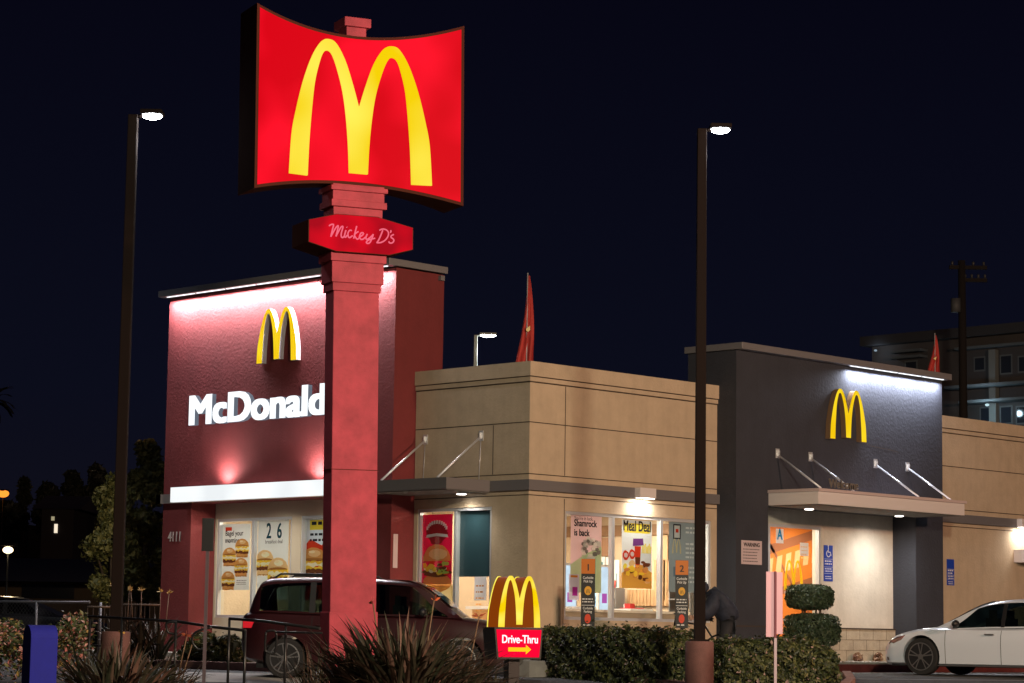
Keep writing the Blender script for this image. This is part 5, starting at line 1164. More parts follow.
# flower bed at the left
t = thing('flowering_shrub', 'low shrub covered in pink flowers behind the blue box', 'shrub', (*g2(40, 35), gz(*g2(40, 35))))
rnd = random.Random(12); pa, pb = Vector((*g2(-30, 35.5), 0)), Vector((*g2(88, 35.5), 0)); q = MB()
def fn(r):
    u = r.random(); p = pa.lerp(pb, u)+fh*r.uniform(-0.7, 0.7); zt_2 = 0.80+0.14*math.sin(u*9)+0.08*math.sin(u*23)+r.gauss(0, 0.04)
    k = r.random()**0.5; return (p.x, p.y, gz(p.x, p.y)+zt_2*k+0.10), (r.uniform(-.4, .1), r.uniform(-.6, 0), 1)
leaves(q, fn, 5200, 0.07, rnd); q.build('foliage', LF, t, world=True)
# trees
def tree(x, d, ytop, ybot, wpx, label, n, mat, size, seed, group=None, lobes=16, zg=0.0):
    p = at(x, 600, d); s = d/FPX; zt_3 = at(x, ytop, d).z; zb3 = at(x, ybot, d).z; r = wpx*s/2
    t = thing('tree', label, 'tree', (p.x, p.y, zg), group=group); rnd = random.Random(seed)
    H = zt_3-zg; cb = max(0.6, zb3-zg); q = MB(); q.tube([(0, 0, -0.3), (0.05, 0, cb), (0.0, 0.1, cb+(H-cb)*0.6)], [0.22*H/6, 0.16*H/6, 0.05], 9); tk = q.build('trunk', BARK, t)
    C = []
    for k in range(lobes):
        f = rnd.random(); z = cb+(H-cb)*(0.08+0.80*f); rr = r*(0.35+0.65*math.sin(math.pi*min(1, 0.25+f*0.75)))*0.72; a = rnd.uniform(0, 6.28); k_ = rnd.uniform(0.2, 1)
        C.append((rr*k_*math.cos(a), rr*k_*math.sin(a), z, r*rnd.uniform(0.28, 0.48)))
    C.append((0, 0, H-r*0.35, r*0.35))
    q = MB()
    for c in C[:9]: q.tube([(0, 0, cb*0.9), (c[0]*0.5, c[1]*0.5, (cb+c[2])/2), c[:3]], [0.05, 0.035, 0.015], 6)
    q.build('limbs', BARK, tk)
    q = MB()
    def fn2(rn):
        c = rn.choice(C); v = Vector((rn.gauss(0, 1), rn.gauss(0, 1), rn.gauss(0, 1))).normalized(); k = rn.uniform(0.55, 1.05)
        return (c[0]+v.x*c[3]*k, c[1]+v.y*c[3]*k, c[2]+v.z*c[3]*k*0.9), v
    leaves(q, fn2, n, size, rnd); q.build('crown', mat, t)
    return t
LD = leafmat('dark_leaf', [(0.0, (0.02, 0.02, 0.012)), (0.5, (0.03, 0.03, 0.015))])
tree(142, 60, 436, 606, 74, 'bushy green tree lit faintly behind the red tower', 15000, LT, 0.13, 1, lobes=34)
tree(112, 58, 470, 606, 66, 'lower rounded lit tree crossing the left lamp post', 9000, LT, 0.12, 2, lobes=26)
gT = 'dark trees on the far skyline'
for i, (x, yt, yb, w_, lb) in enumerate(((92, 463, 530, 40, 'tallest dark tree on the skyline beside the lit bushy tree'), (68, 470, 530, 34, 'pointed dark tree second from the tallest on the skyline'), (44, 482, 535, 36, 'round dark tree in the middle of the skyline'), (20, 478, 520, 14, 'small narrow dark tree above the orange lamp'), (5, 500, 545, 40, 'low dark tree at the left edge under the orange lamp'))):
    tree(x, 130, yt, yb, w_, lb, 2600, LD, 0.45, 20+i, gT)
# palm at the left edge
p = at(-17, 600, 90); t = thing('palm_tree', 'dark palm crown just touching the left edge of the picture', 'tree', (p.x, p.y, 0)); zt_4 = at(-6, 400, 90).z
q = MB(); q.tube([(0, 0, 0), (0.1, 0, zt_4*0.5), (0, 0, zt_4)], 0.16, 8, 0.12); q.build('trunk', BARK, t)
q = MB(); rnd = random.Random(3)
for k in range(34):
    a = rnd.uniform(0, 6.28); th = rnd.uniform(-0.9, 1.2); p_ = Vector((0, 0, zt_4)); sd = Vector((-math.sin(a), math.cos(a), 0)); b0 = len(q.v)
    for i in range(6):
        w = 0.22*(1-i/6)+0.02; q.v += [tuple(p_-sd*w), tuple(p_+sd*w)]; p_ = p_+(Vector((math.cos(a), math.sin(a), 0))*math.cos(th)+Vector((0, 0, math.sin(th))))*0.22; th -= 0.28
    for i in range(5): o = b0+2*i; q.face([o, o+2, o+3, o+1])
q.build('fronds', LD, t)

# ------------------------------------------------------------------ foreground furniture
q0 = at(40, 650, 30); zb0 = gz(q0.x, q0.y)
t = thing('collection_box', 'blue round topped metal box at the lower left corner', 'mailbox', (q0.x, q0.y, zb0), rz=-YAW+R(30))
BLU = plain('box_blue', (0.005, 0.008, 0.24), 0.85, var=0.1)
zt_5 = at(40, 625, 30).z-zb0; hw = 0.175; rr_ = 0.155
prof = [(-rr_, 0.12), (rr_, 0.12)]+[(rr_*math.cos(R(a)), zt_5-rr_+rr_*math.sin(R(a))) for a in range(0, 181, 15)]
q = MB(); FB = Frame((-0.0, 0, 0), (0, 1, 0), (0, 0, 1)); q.prism(FB, prof, -hw, hw); q.build('shell', BLU, t, bevel=0.008)
q = MB()
for x_ in (-hw+0.04, hw-0.04):
    for y_ in (-rr_+0.04, rr_-0.04): q.box(x_-0.02, x_+0.02, y_-0.02, y_+0.02, -0.05, 0.12)
q.build('legs', plain('box_leg_blue', (0.01, 0.02, 0.2), 0.5), t)
def rail(pts_px, posts, d, label, loops=(), low=None):
    ps = [at(x, y, dd) for x, y, dd in pts_px]
    g0 = gz(ps[0].x, ps[0].y); t = thing('handrail', label, 'handrail', (ps[0].x, ps[0].y, g0), group='black pipe handrails beside the ramp')
    q = MB(); q.tube(ps, 0.021, 8); q.build('top_rail', plain('rail_paint', (0.02, 0.02, 0.022), 0.35, 0.3), t, world=True)
    for (x, y, dd) in posts:
        p = at(x, y, dd); q = MB(); q.tube([p, (p.x, p.y, gz(p.x, p.y)-0.1)], 0.019, 8); q.build('post', MC['rail_paint'], t, world=True)
    for lp in loops:
        q = MB(); q.tube([at(x, y, dd) for x, y, dd in catmull(lp, 4)], 0.017, 7); q.build('end_loop', MC['rail_paint'], t, world=True)
    if low:
        q = MB(); q.tube([at(*k) for k in low], 0.015, 7); q.build('lower_rail', MC['rail_paint'], t, world=True)
rail([(88, 616.5, 35), (178, 621.5, 34), (213, 627, 33.2), (245.5, 630.5, 32.4)], [(90, 617, 35), (122, 618.5, 34.6), (176, 621.5, 34), (245.5, 630.5, 32.4)], 34, 'long black handrail crossing in front of the left lamp pedestal', loops=[[(178, 622, 34), (167, 623, 34), (168, 632, 34), (176, 634, 34)], [(213, 627, 33.2), (196, 632, 33.2), (192, 641, 33.2), (198, 649, 33.2), (205, 648, 33.2)]])
rail([(229.5, 618.7, 34.5), (262, 621, 34), (320, 628.5, 33)], [(229.5, 619, 34.5), (286, 624, 33.6)], 34, 'shorter black handrail ending behind the pylon sign', loops=[[(266, 632, 33.6), (265, 648, 33.6), (267, 652, 33.6), (275, 652, 33.6), (276, 632, 33.6), (266, 631.5, 33.6)]], low=[(276, 632, 33.6), (322, 633, 33)])
# tall narrow sign at the left, seen from behind
p = at(205, 640, 32); g0 = gz(p.x, p.y); t = thing('signpost', 'slim post with a narrow black sign seen from behind', 'signpost', (p.x, p.y, g0), rz=-YAW)
h = at(205, 517.5, 32).z-g0; s = 32/FPX
q = MB(); q.box(-0.022, 0.022, -0.015, 0.015, -0.2, h-0.03); q.build('post', plain('post_purple_grey', (0.16, 0.12, 0.14), 0.4, 0.6), t)
q = MB(); q.box(-6*s, 6*s, -0.030, -0.016, h-33*s, h); q.build('sign_panel', BLACK, t, bevel=0.004)
q = MB()
for z in (h-0.08, h-0.36): q.box(-0.012, 0.012, 0.0155, 0.022, z-0.012, z+0.012)
q.build('bolt', STEEL, t)
# pink signpost at the right
p = at(774.5, 640, 33.5); g0 = gz(p.x, p.y); s = 33.5/FPX; t = thing('signpost', 'pink lit blank back of a parking sign on a channel post before the right hedge', 'signpost', (p.x, p.y, g0), rz=-YAW+R(8))
h = at(774.5, 571.5, 33.5).z-g0; PK = plain('sign_back_pink', (0.62, 0.36, 0.44), 0.45, 0.2)
q = MB(); q.box(-8.6*s, -0.8*s, 0.0, 0.02, h-65*s, h); q.box(1.8*s, 8.3*s, 0.0, 0.02, h-62*s, h-0.4*s); q.box(-0.8*s, 1.8*s, 0.0, 0.018, h-64*s, h); q.build('sign_panel', PK, t)
q = MB(); q.box(-0.6*s, 1.6*s, -0.03, -0.001, h-66*s, h+0.4*s); q.build('channel_back', plain('channel_maroon', (0.16, 0.03, 0.05), 0.6), t)
q = MB(); q.box(-0.9*s, 1.9*s, -0.03, -0.002, -0.2, h-66*s-0.001); q.build('post', plain('post_lilac', (0.42, 0.33, 0.38), 0.4, 0.4), t)
# kerbside pickup signs
def pickup(x0, x1, y0, num, label, yb=628):
    d = 44.0; p = at((x0+x1)/2, 640, d); g0 = gz(p.x, p.y); s = d/FPX; t = thing('pickup_sign', label, 'sign', (p.x, p.y, g0), rz=-YAW-R(6), group='numbered pickup signs behind the hedge')
    h = at((x0+x1)/2, y0, d).z-g0; w = (x1-x0)*s; lo = at((x0+x1)/2, yb, d).z-g0
    F = Frame((t.location+Vector((0, 0, 0))), (math.cos(-YAW-R(6)), math.sin(-YAW-R(6)), 0), (0, 0, 1)); F.o = Vector((p.x, p.y, g0))
    q = MB(); q.fbox(F, -w/2, w/2, lo, h, -0.03, 0); q.build('board', plain('board_black', (0.02, 0.02, 0.022), 0.4), t, world=True, bevel=0.004)
    q = MB(); q.tube([F.p(0, -0.1, -0.05), F.p(0, h-0.1, -0.05)], 0.025, 8); q.build('post', BLACK, t, world=True)
    H = h-lo
    q = MB(); q.fbox(F, -w/2+0.002, w/2-0.002, h-0.215*H, h-0.002, 0.001, 0.006); q.build('orange_header', plain('header_orange', (0.60, 0.17, 0.01), 0.45), t, world=True)
    text('numeral', num, F, 0, h-0.17*H, 0.17, BLACK, t, d=0.008, depth=0.0008, align='CENTER', bold=0.02)
    WT = plain('print_white', (0.75, 0.75, 0.75), 0.5)
    text('wording', 'Curbside\nPick Up', F, 0, h-0.29*H, 0.066, WT, t, d=0.003, depth=0.0008, align='CENTER', bold=0.02, sx=0.8)
    q = MB(); q.disc(F, 0, h-0.46*H, w*0.26, w*0.32, 0.004, 20); ds_ = q.build('yellow_disc', plain('disc_amber', (0.80, 0.42, 0.03), 0.5), t, world=True)
    q = MB(); q.poly([F.p(x, h-0.50*H+y, 0.006) for x, y in arch_poly(w*0.26, w*0.34)]); q.build('arch_mark', BLACK, ds_, world=True)
    rows(F, -w*0.4, w*0.4, h-0.59*H, 2, 0.05, 0.02, WT, t, 0.003)
    q = MB(); q.fbox(F, -w*0.45, w*0.45, h-0.675*H, h-0.668*H, 0.001, 0.003); q.build('divider', WT, t, world=True)
    text('wording', 'Curbside\nParking', F, 0, h-0.73*H, 0.062, WT, t, d=0.003, depth=0.0008, align='CENTER', bold=0.02, sx=0.8)
    q = MB(); q.disc(F, 0, h-0.865*H, w*0.22, w*0.34, 0.004, 18); q.build('red_disc', plain('disc_red', (0.70, 0.06, 0.02), 0.5), t, world=True)
    rows(F, -w*0.36, w*0.36, lo+0.035*H, 1, 0.05, 0.022, WT, t, 0.003, seed=5)
pickup(580.5, 594.5, 558.5, '1', 'black pickup sign with orange top numbered 1 before the left pane')
pickup(675.0, 688.0, 560.0, '2', 'black pickup sign with orange top numbered 2 beside the lamp post')

# ------------------------------------------------------------------ people
def skin_mesh(name, V, E, rad, mat, parent, sub=2, root=0):
    me = bpy.data.meshes.new(name); me.from_pydata(V, E, []); o = bpy.data.objects.new(name, me); col.objects.link(o)
    md = o.modifiers.new('s', 'SKIN'); md.use_smooth_shade = True
    for i, r in enumerate(rad): sv = me.skin_vertices[0].data[i]; sv.radius = (r, r) if not isinstance(r, tuple) else r; sv.use_root = (i == root)
    m2 = o.modifiers.new('d', 'SUBSURF'); m2.levels = sub; m2.render_levels = sub
    bpy.context.view_layer.update()
    m3 = bpy.data.meshes.new_from_object(o.evaluated_get(bpy.context.evaluated_depsgraph_get())); m3.name = name
    bpy.data.objects.remove(o); m3.materials.clear(); m3.materials.append(mat)
    q_ = bpy.data.objects.new(name, m3); col.objects.link(q_); q_.parent = parent
    for pl in m3.polygons: pl.use_smooth = True
    return q_
SKIN = plain('skin', (0.45, 0.28, 0.20), 0.6)
def person(loc, rz, label, J, jacket, trousers, hairc, hood=False, bulk=0.0):
    t = thing('person', label, 'person', loc, rz)
    names = ['pelvis', 'waist', 'chest', 'neck', 'head0', 'head1', 'shL', 'elL', 'wrL', 'haL', 'shR', 'elR', 'wrR', 'haR', 'hipL', 'knL', 'anL', 'toL', 'hipR', 'knR', 'anR', 'toR']
    ix = {n: i for i, n in enumerate(names)}; V = [J[n] for n in names]
    E = [('pelvis', 'waist'), ('waist', 'chest'), ('chest', 'neck'), ('neck', 'head0'), ('head0', 'head1'), ('chest', 'shL'), ('shL', 'elL'), ('elL', 'wrL'), ('wrL', 'haL'), ('chest', 'shR'), ('shR', 'elR'), ('elR', 'wrR'), ('wrR', 'haR'), ('pelvis', 'hipL'), ('hipL', 'knL'), ('knL', 'anL'), ('anL', 'toL'), ('pelvis', 'hipR'), ('hipR', 'knR'), ('knR', 'anR'), ('anR', 'toR')]
    rad = dict(pelvis=.13, waist=.12, chest=.14, neck=.055, head0=.085, head1=.085, shL=.065, elL=.042, wrL=.028, haL=.035, hipL=.09, knL=.06, anL=.04, toL=.035)
    for k in list(rad):
        if k.endswith('L'): rad[k[:-1]+'R'] = rad[k]
    body = skin_mesh('body', V, [(ix[a], ix[b]) for a, b in E], [rad[n] for n in names], SKIN, t)
    def sub(ns, name, mat, grow, extra=None):
        id_ = {n: i for i, n in enumerate(ns)}; ee = [(id_[a], id_[b]) for a, b in E if a in id_ and b in id_]
        rr2 = [rad[n]+grow for n in ns]
        return skin_mesh(name, [J[n] for n in ns], ee, rr2, mat, t)
    sub(['pelvis', 'waist', 'chest', 'neck', 'shL', 'elL', 'wrL', 'shR', 'elR', 'wrR'], 'jacket', jacket, 0.055+bulk)
    sub(['pelvis', 'hipL', 'knL', 'anL', 'hipR', 'knR', 'anR'], 'trousers', trousers, 0.045)
    for sdn in ('L', 'R'):
        a, b = Vector(J['an'+sdn]), Vector(J['to'+sdn]); q = MB(); q.ell(tuple((a+b)/2-Vector((0, 0, 0.03))), (0.075+abs(a.x-b.x)*0.5, 0.075+abs(a.y-b.y)*0.5, 0.055), 12, 8); q.build('shoe', BLACK, t)
    h0, h1 = Vector(J['head0']), Vector(J['head1']); c = (h0+h1)/2
    q = MB(); q.ell(tuple(c+Vector((0.01, 0, 0.035))), (0.108, 0.10, 0.115) if not hood else (0.125, 0.12, 0.13), 14, 10); q.build('hood' if hood else 'hair', jacket if hood else hairc, t)
    fd = Vector((-1, 0, -0.2)).normalized()
    q = MB(); q.ell(tuple(c+fd*0.10), (0.02, 0.016, 0.022), 8, 6); q.build('nose', SKIN, body)
    q = MB()
    for sy in (-0.032, 0.032): q.ell(tuple(c+fd*0.085+Vector((0, sy, 0.025))), (0.012, 0.012, 0.010), 8, 6)
    q.build('eyes', BLACK, body)
    for hn, wn_ in (('haL', 'wrL'), ('haR', 'wrR')):
        h_, w_2 = Vector(J[hn]), Vector(J[wn_]); dv = (h_-w_2).normalized(); sdv = dv.orthogonal().normalized(); q = MB()
        for k in range(4): b_ = h_+sdv*(0.024*(k-1.5)); q.tube([b_, b_+dv*0.035, b_+dv*0.05-Vector((0, 0, 0.02)), b_+dv*0.045-Vector((0, 0, 0.04))], 0.009, 6)
        q.tube([h_-dv*0.02+sdv*0.03, h_+sdv*0.055-Vector((0, 0, 0.01)), h_+dv*0.02+sdv*0.05-Vector((0, 0, 0.03))], 0.010, 6); q.build('fingers', SKIN, body)
    return t
pp = at(719, 640, 45.0); g0 = gz(pp.x, pp.y)
NAVY = plain('navy_jacket', (0.017, 0.022, 0.040), 0.75, var=0.4, scale=9, bump=1.0, bscale=9)
J = dict(pelvis=(0.20, 0, .92), waist=(0.16, 0, 1.12), chest=(0.0, 0, 1.34), neck=(-0.19, 0, 1.49), head0=(-0.28, 0, 1.52), head1=(-0.37, 0, 1.56), shL=(-0.08, -.19, 1.37), elL=(-0.22, -.24, 1.12), wrL=(-0.44, -.24, 1.04), haL=(-0.52, -.23, 1.03), shR=(-0.08, .19, 1.37), elR=(-0.22, .24, 1.12), wrR=(-0.44, .22, 1.04), haR=(-0.52, .21, 1.03),
    hipL=(0.15, -.10, .90), knL=(0.06, -.12, .50), anL=(0.14, -.12, .09), toL=(-0.02, -.13, .05), hipR=(0.15, .10, .90), knR=(0.12, .12, .50), anR=(0.26, .12, .09), toR=(0.10, .13, .05))
person((pp.x, pp.y, g0+0.05), -YAW, 'person in a dark navy hooded jacket bending over a bicycle behind the hedge', J, NAVY, plain('black_trousers', (0.02, 0.02, 0.025), 0.8), BLACK, hood=True, bulk=0.065)
# bicycle in front of that person
bp_ = at(694, 640, 45.2); t = thing('bicycle', 'black bicycle held by the bending person behind the hedge', 'bicycle', (bp_.x, bp_.y, gz(bp_.x, bp_.y)+0.10), rz=-YAW-R(12))
rw = 0.33; BK = plain('bike_black', (0.02, 0.02, 0.02), 0.4)
for wx in (-0.52, 0.52):
    q = MB(); q.tube([(wx+rw*math.cos(R(a)), 0, rw+rw*math.sin(R(a))) for a in range(0, 361, 15)], 0.018, 8); wl = q.build('wheel', TYRE, t)
    q = MB()
    for a in range(0, 360, 30): q.tube([(wx, 0, rw), (wx+rw*0.96*math.cos(R(a)), 0, rw+rw*0.96*math.sin(R(a)))], 0.003, 4)
    q.tube([(wx, -0.04, rw), (wx, 0.04, rw)], 0.025, 8); q.build('spokes', STEEL, wl)
q = MB(); bb_ = (0.06, 0, 0.30); sp = (0.20, 0, 0.82); hdp = (-0.36, 0, 0.90); hl = (-0.39, 0, 0.70)
for a, b in ((bb_, sp), (sp, hdp), (bb_, hl), (hdp, hl), (bb_, (0.52, 0, rw)), (sp, (0.52, 0, rw)), (hl, (-0.52, 0, rw))): q.tube([a, b], 0.018, 8)
q.build('frame', BK, t)
q = MB(); q.tube([(-0.36, 0, 0.90), (-0.345, 0, 1.02)], 0.016, 8); q.tube([(-0.30, -0.30, 1.03), (-0.36, -0.15, 1.04), (-0.345, 0, 1.02), (-0.36, 0.15, 1.04), (-0.30, 0.30, 1.03)], 0.013, 8); q.build('handlebar', BK, t)
q = MB(); q.tube([sp, (0.22, 0, 0.92)], 0.014, 8); q.ell((0.24, 0, 0.95), (0.14, 0.07, 0.035), 12, 6); q.build('saddle', BK, t)
q = MB(); q.tube([(0.06, -0.06, 0.30), (0.06, 0.06, 0.30)], 0.06, 12); q.tube([(0.06, 0.07, 0.30), (0.12, 0.09, 0.16)], 0.01, 6); q.tube([(0.06, -0.07, 0.30), (0.0, -0.09, 0.44)], 0.01, 6); q.build('crank', STEEL, t)
# worker inside, light blue shirt
a_, _ = at_on(597, 600, fY(2.7)); J2 = dict(J)
J2 = dict(pelvis=(0, 0, .93), waist=(0, 0, 1.1), chest=(0, 0, 1.33), neck=(0, 0, 1.50), head0=(-0.01, 0, 1.60), head1=(-0.01, 0, 1.68), shL=(0, -.19, 1.40), elL=(-0.02, -.25, 1.13), wrL=(-0.2, -.2, 1.02), haL=(-0.28, -.18, 1.02), shR=(0, .19, 1.40), elR=(-.02, .25, 1.13), wrR=(-.2, .2, 1.02), haR=(-.28, .18, 1.02), hipL=(0, -.1, .88), knL=(0, -.11, .48), anL=(0.02, -.11, .09), toL=(-.13, -.12, .05), hipR=(0, .1, .88), knR=(0, .11, .48), anR=(0.02, .11, .09), toR=(-.13, .12, .05))
person((a_, 2.7, 0.20), R(80), 'person in a light blue shirt standing inside behind the first pickup sign', J2, plain('blue_shirt', (0.25, 0.45, 0.75), 0.8), plain('grey_trousers', (0.08, 0.08, 0.09), 0.8), plain('dark_hair', (0.02, 0.015, 0.01), 0.6))

# ------------------------------------------------------------------ flags on the roof
def flag(x, ytop, ybot, d, label, ww=15):
    p = at(x, 362, d); z0 = 5.30; zt_7 = ht(p.x, p.y, ytop); t = thing('flag', label, 'flag', (p.x, p.y, z0), rz=-YAW, group='red flags on the roof'); H = zt_7-z0; s = d/FPX
    q = MB(); q.tube([(0, 0, 0), (0, 0, H)], 0.014, 8); q.build('pole', STEEL, t)
    q = MB(); q.smooth = True; hh = 0.93*H if ybot is None else (ybot-ytop)*s; N_ = 10; M_ = 12
    for j in range(M_+1):
        f = j/M_; z = H-0.05-(hh)*f
        wd = ww*s*(0.12+0.88*min(1, f*1.25)); xo = -wd*0.62*min(1, f*1.4)
        for i in range(N_+1):
            u = i/N_; q.v.append((xo+wd*u+0.0, (0.07*math.sin(u*19+f*4)+0.03*math.sin(u*37))*(0.3+f), z-(0.07*math.sin(u*6)+0.04*math.sin(u*13))*f))
    for j in range(M_):
        for i in range(N_): k = j*(N_+1)+i; q.face([k, k+1, k+N_+2, k+N_+1])
    cl = q.build('cloth', plain('flag_red', (0.42, 0.035, 0.028), 0.8), t)
    q = MB(); q.poly([(-1*s, -0.08, H-57*s), (3*s, -0.085, H-54*s), (3.2*s, -0.085, H-58*s), (1.5*s, -0.085, H-60*s), (-0.5*s, -0.08, H-59.5*s)]) if ybot is None else q.poly([(-2*s, -0.08, H-26*s), (1*s, -0.08, H-24*s), (0, -0.08, H-28*s)])
    q.build('yellow_emblem', plain('flag_yellow', (0.8, 0.65, 0.3), 0.8), cl)
    return t
flag(526.5, 273, None, 47.5, 'red flag hanging limp above the corner of the beige roof', 19)
flag(935.0, 333, 378, 60.0, 'red flag hanging limp behind the right end of the charcoal block', 12)

# ------------------------------------------------------------------ background right: apartment block, utility pole
A0 = at(950, 380, 88); FA = fX(A0.x); P_ = lambda x, y: at_on(x, y, FA)
apt = thing('apartment_building', 'dark apartment block with lit balcony rails behind the right end', 'building', (A0.x, A0.y, 0))
WALLD = plain('apartment_wall', (0.06, 0.055, 0.055), 0.9, var=0.15, scale=0.6)
aL, zT = P_(872, 347); aR, _ = P_(1075, 335)
q = MB(); q.fbox(FA, aL, aR, 0, zT, -10, 0); q.build('wall', WALLD, apt, world=True)
q = MB(); q.fbox(FA, aL-0.2, aR+0.5, zT, zT+0.35, -10.3, 0.5); q.build('roof', plain('apartment_roof', (0.03, 0.03, 0.035), 0.9), apt, world=True)
SL = plain('apartment_trim', (0.085, 0.10, 0.11), 0.6); SLD = plain('apartment_recess', (0.05, 0.05, 0.055), 0.8)
for (x0, y0, x1, y1) in ((900, 352, 928, 378), (962, 352, 1075, 372), (962, 392, 1075, 425)):
    a0, b1 = P_(x0, y0); a1, b0 = P_(x1, y1); q = MB(); q.fbox(FA, a0, a1, b0, b1, 0.002, 0.01); q.build('shaded_panel', SLD, apt, world=True)
for (x0, x1, y) in ((899, 928, 353), (899, 928, 359), (962, 1075, 350), (958, 1075, 389.5), (972, 1075, 404)):
    a0, b1 = P_(x0, y); a1, _ = P_(x1, y); q = MB(); q.fbox(FA, a0, a1, b1-0.05, b1+0.04, 0.02, 0.9 if y > 380 else 0.5); q.build('balcony_slab' if y > 380 else 'eave_slat', SL, apt, world=True)
for (x0, y0, x1, y1) in ((905, 361, 918, 377), (974, 357, 986, 371), (1000, 355, 1013, 374), (1018, 356, 1034, 372), (980, 407, 992, 424), (1000, 406, 1013, 424), (1016, 406, 1030, 424)):
    a0, b1 = P_(x0, y0); a1, b0 = P_(x1, y1); q = MB(); q.fbox(FA, a0, a1, b0, b1, 0.012, 0.03); o = q.build('window', SL, apt, world=True)
    q = MB(); q.fbox(FA, a0+0.06, a1-0.06, b0+0.06, b1-0.06, 0.031, 0.035); q.build('pane', plain('night_pane', (0.02, 0.025, 0.035), 0.1), o, world=True)
for x in (996, 1040):
    a0, b0 = P_(x-3, 425); a1, b1 = P_(x+3, 350); q = MB(); q.fbox(FA, a0, a1, b0, b1, 0.04, 0.25); q.build('wall_pier', plain('pale_pier', (0.16, 0.18, 0.18), 0.8), apt, world=True)
a0, b0 = P_(994, 404); lp = FA.p(a0+0.3, b0-0.12, 0.9)
q = MB(); q.ell(tuple(lp), (0.08, 0.08, 0.05), 8, 6); o = q.build('porch_light', emis('porch_lens', (0.5, 0.7, 0.75), 1), apt, world=True)
light('POINT', 'porch_lamp', lp-Vector((0.35, 0, 0.15)), 30, (0.62, 0.88, 1.0), apt, 0.1)
lp2 = FA.p(P_(885, 350)[0], P_(885, 352)[1], 0.6); light('POINT', 'eave_lamp', lp2, 7, (0.7, 0.85, 1.0), apt, 0.1)
q = MB(); q.ell(tuple(lp2), (0.06, 0.06, 0.04), 8, 6); q.build('porch_light', emis('porch_lens2', (0.25, 0.33, 0.4), 1), apt, world=True)
lp3 = FA.p(P_(994, 404)[0], P_(994, 390)[1]-0.1, 1.6); light('POINT', 'stair_lamp', lp3, 12, (0.7, 0.85, 1.0), apt, 0.1)
u = at(966, 600, 78); t = thing('utility_pole', 'dark wooden utility pole with crossarms above the right roof', 'utility pole', (u.x, u.y, 0), rz=-YAW)
hp = at(966, 254, 78).z; s = 78/FPX; WD = plain('pole_wood', (0.013, 0.009, 0.008), 0.9)
q = MB(); q.tube([(0, 0, 0), (-1*s, 0, hp*0.6), (-1.5*s, 0, hp)], 0.16, 10, 0.12); q.build('pole', WD, t)
for z, x0, x1 in ((hp-7*s, -14*s, 24*s), (hp-20*s, 0, 24*s)):
    q = MB(); q.box(x0, x1, -0.06, 0.06, z-0.06, z+0.06); o = q.build('crossarm', WD, t)
    for k in range(4):
        x_ = x0+(x1-x0)*(0.08+0.28*k); q = MB(); q.tube([(x_, 0, z+0.06), (x_, 0, z+0.16), (x_, 0, z+0.2)], [0.03, 0.05, 0.03], 8); q.build('insulator', plain('insulator_grey', (0.06, 0.06, 0.06), 0.4), o)
q = MB(); q.tube([(-9*s, -0.2, hp-54*s), (-9*s, -0.2, hp-40*s)], 0.16, 14); q.build('transformer', plain('transformer_grey', (0.08, 0.085, 0.09), 0.6), t)

# ------------------------------------------------------------------ background left
S0 = at(40, 600, 78); FBk = Frame((S0.x, S0.y, 0), (rgt.x, rgt.y, 0), (0, 0, 1)); Q_ = lambda x, y: at_on(x, y, FBk)
t = thing('storefront_building', 'long dark single storey building beyond the left fence', 'building', (S0.x, S0.y, 0))
aL, _ = Q_(-60, 600); aR, _ = Q_(180, 600); _, z1 = Q_(80, 582); _, z2 = Q_(80, 561)
q = MB(); q.fbox(FBk, aL, aR, -0.5, z1, -8, 0); q.build('wall', plain('store_wall', (0.13, 0.09, 0.07), 0.9, var=0.2, scale=0.5), t, world=True)
q = MB(); q.prism(Frame(FBk.p(aL-0.3, 0, 0), -FBk.n, FBk.u), [(-0.9, z1-0.02), (9, z1-0.02), (9, z2+0.2), (3, z2+0.15)], 0, aR-aL+0.6); q.build('roof', plain('store_roof', (0.05, 0.05, 0.09), 0.8), t, world=True)
for (x0, y0, x1, y1) in ((22, 584, 74, 599), (100, 586, 116, 600), (128, 584, 150, 600)):
    a0, b1 = Q_(x0, y0); a1, b0 = Q_(x1, y1); q = MB(); q.fbox(FBk, a0, a1, b0, b1, 0.002, 0.03); o = q.build('window', plain('store_dark_glass', (0.02, 0.02, 0.03), 0.15), t, world=True)
    q = MB(); q.fbox(FBk, a0, a1, b1, b1+0.06, 0.002, 0.06); q.build('frame', plain('store_frame', (0.2, 0.14, 0.10), 0.7), o, world=True)
q = MB(); HL = Frame((at(60, 600, 170).x, at(60, 600, 170).y, 0), (rgt.x, rgt.y, 0), (0, 0, 1)); rnd = random.Random(4); P = []
for k in range(25):
    x = -60+k*12; a, b_ = at_on(x, 528+6*math.sin(k*0.7)+rnd.uniform(-3, 3)+(10 if x < 20 else 0), HL); P.append((a, b_))
aE = P[-1][0]; q.prism(HL, [(P[0][0], -1), (aE, -1)]+P[::-1], -60, 0); tag(q.build('hill', plain('dark_hill', (0.02, 0.017, 0.014), 0.95, var=0.4, scale=0.1)), kind='structure')
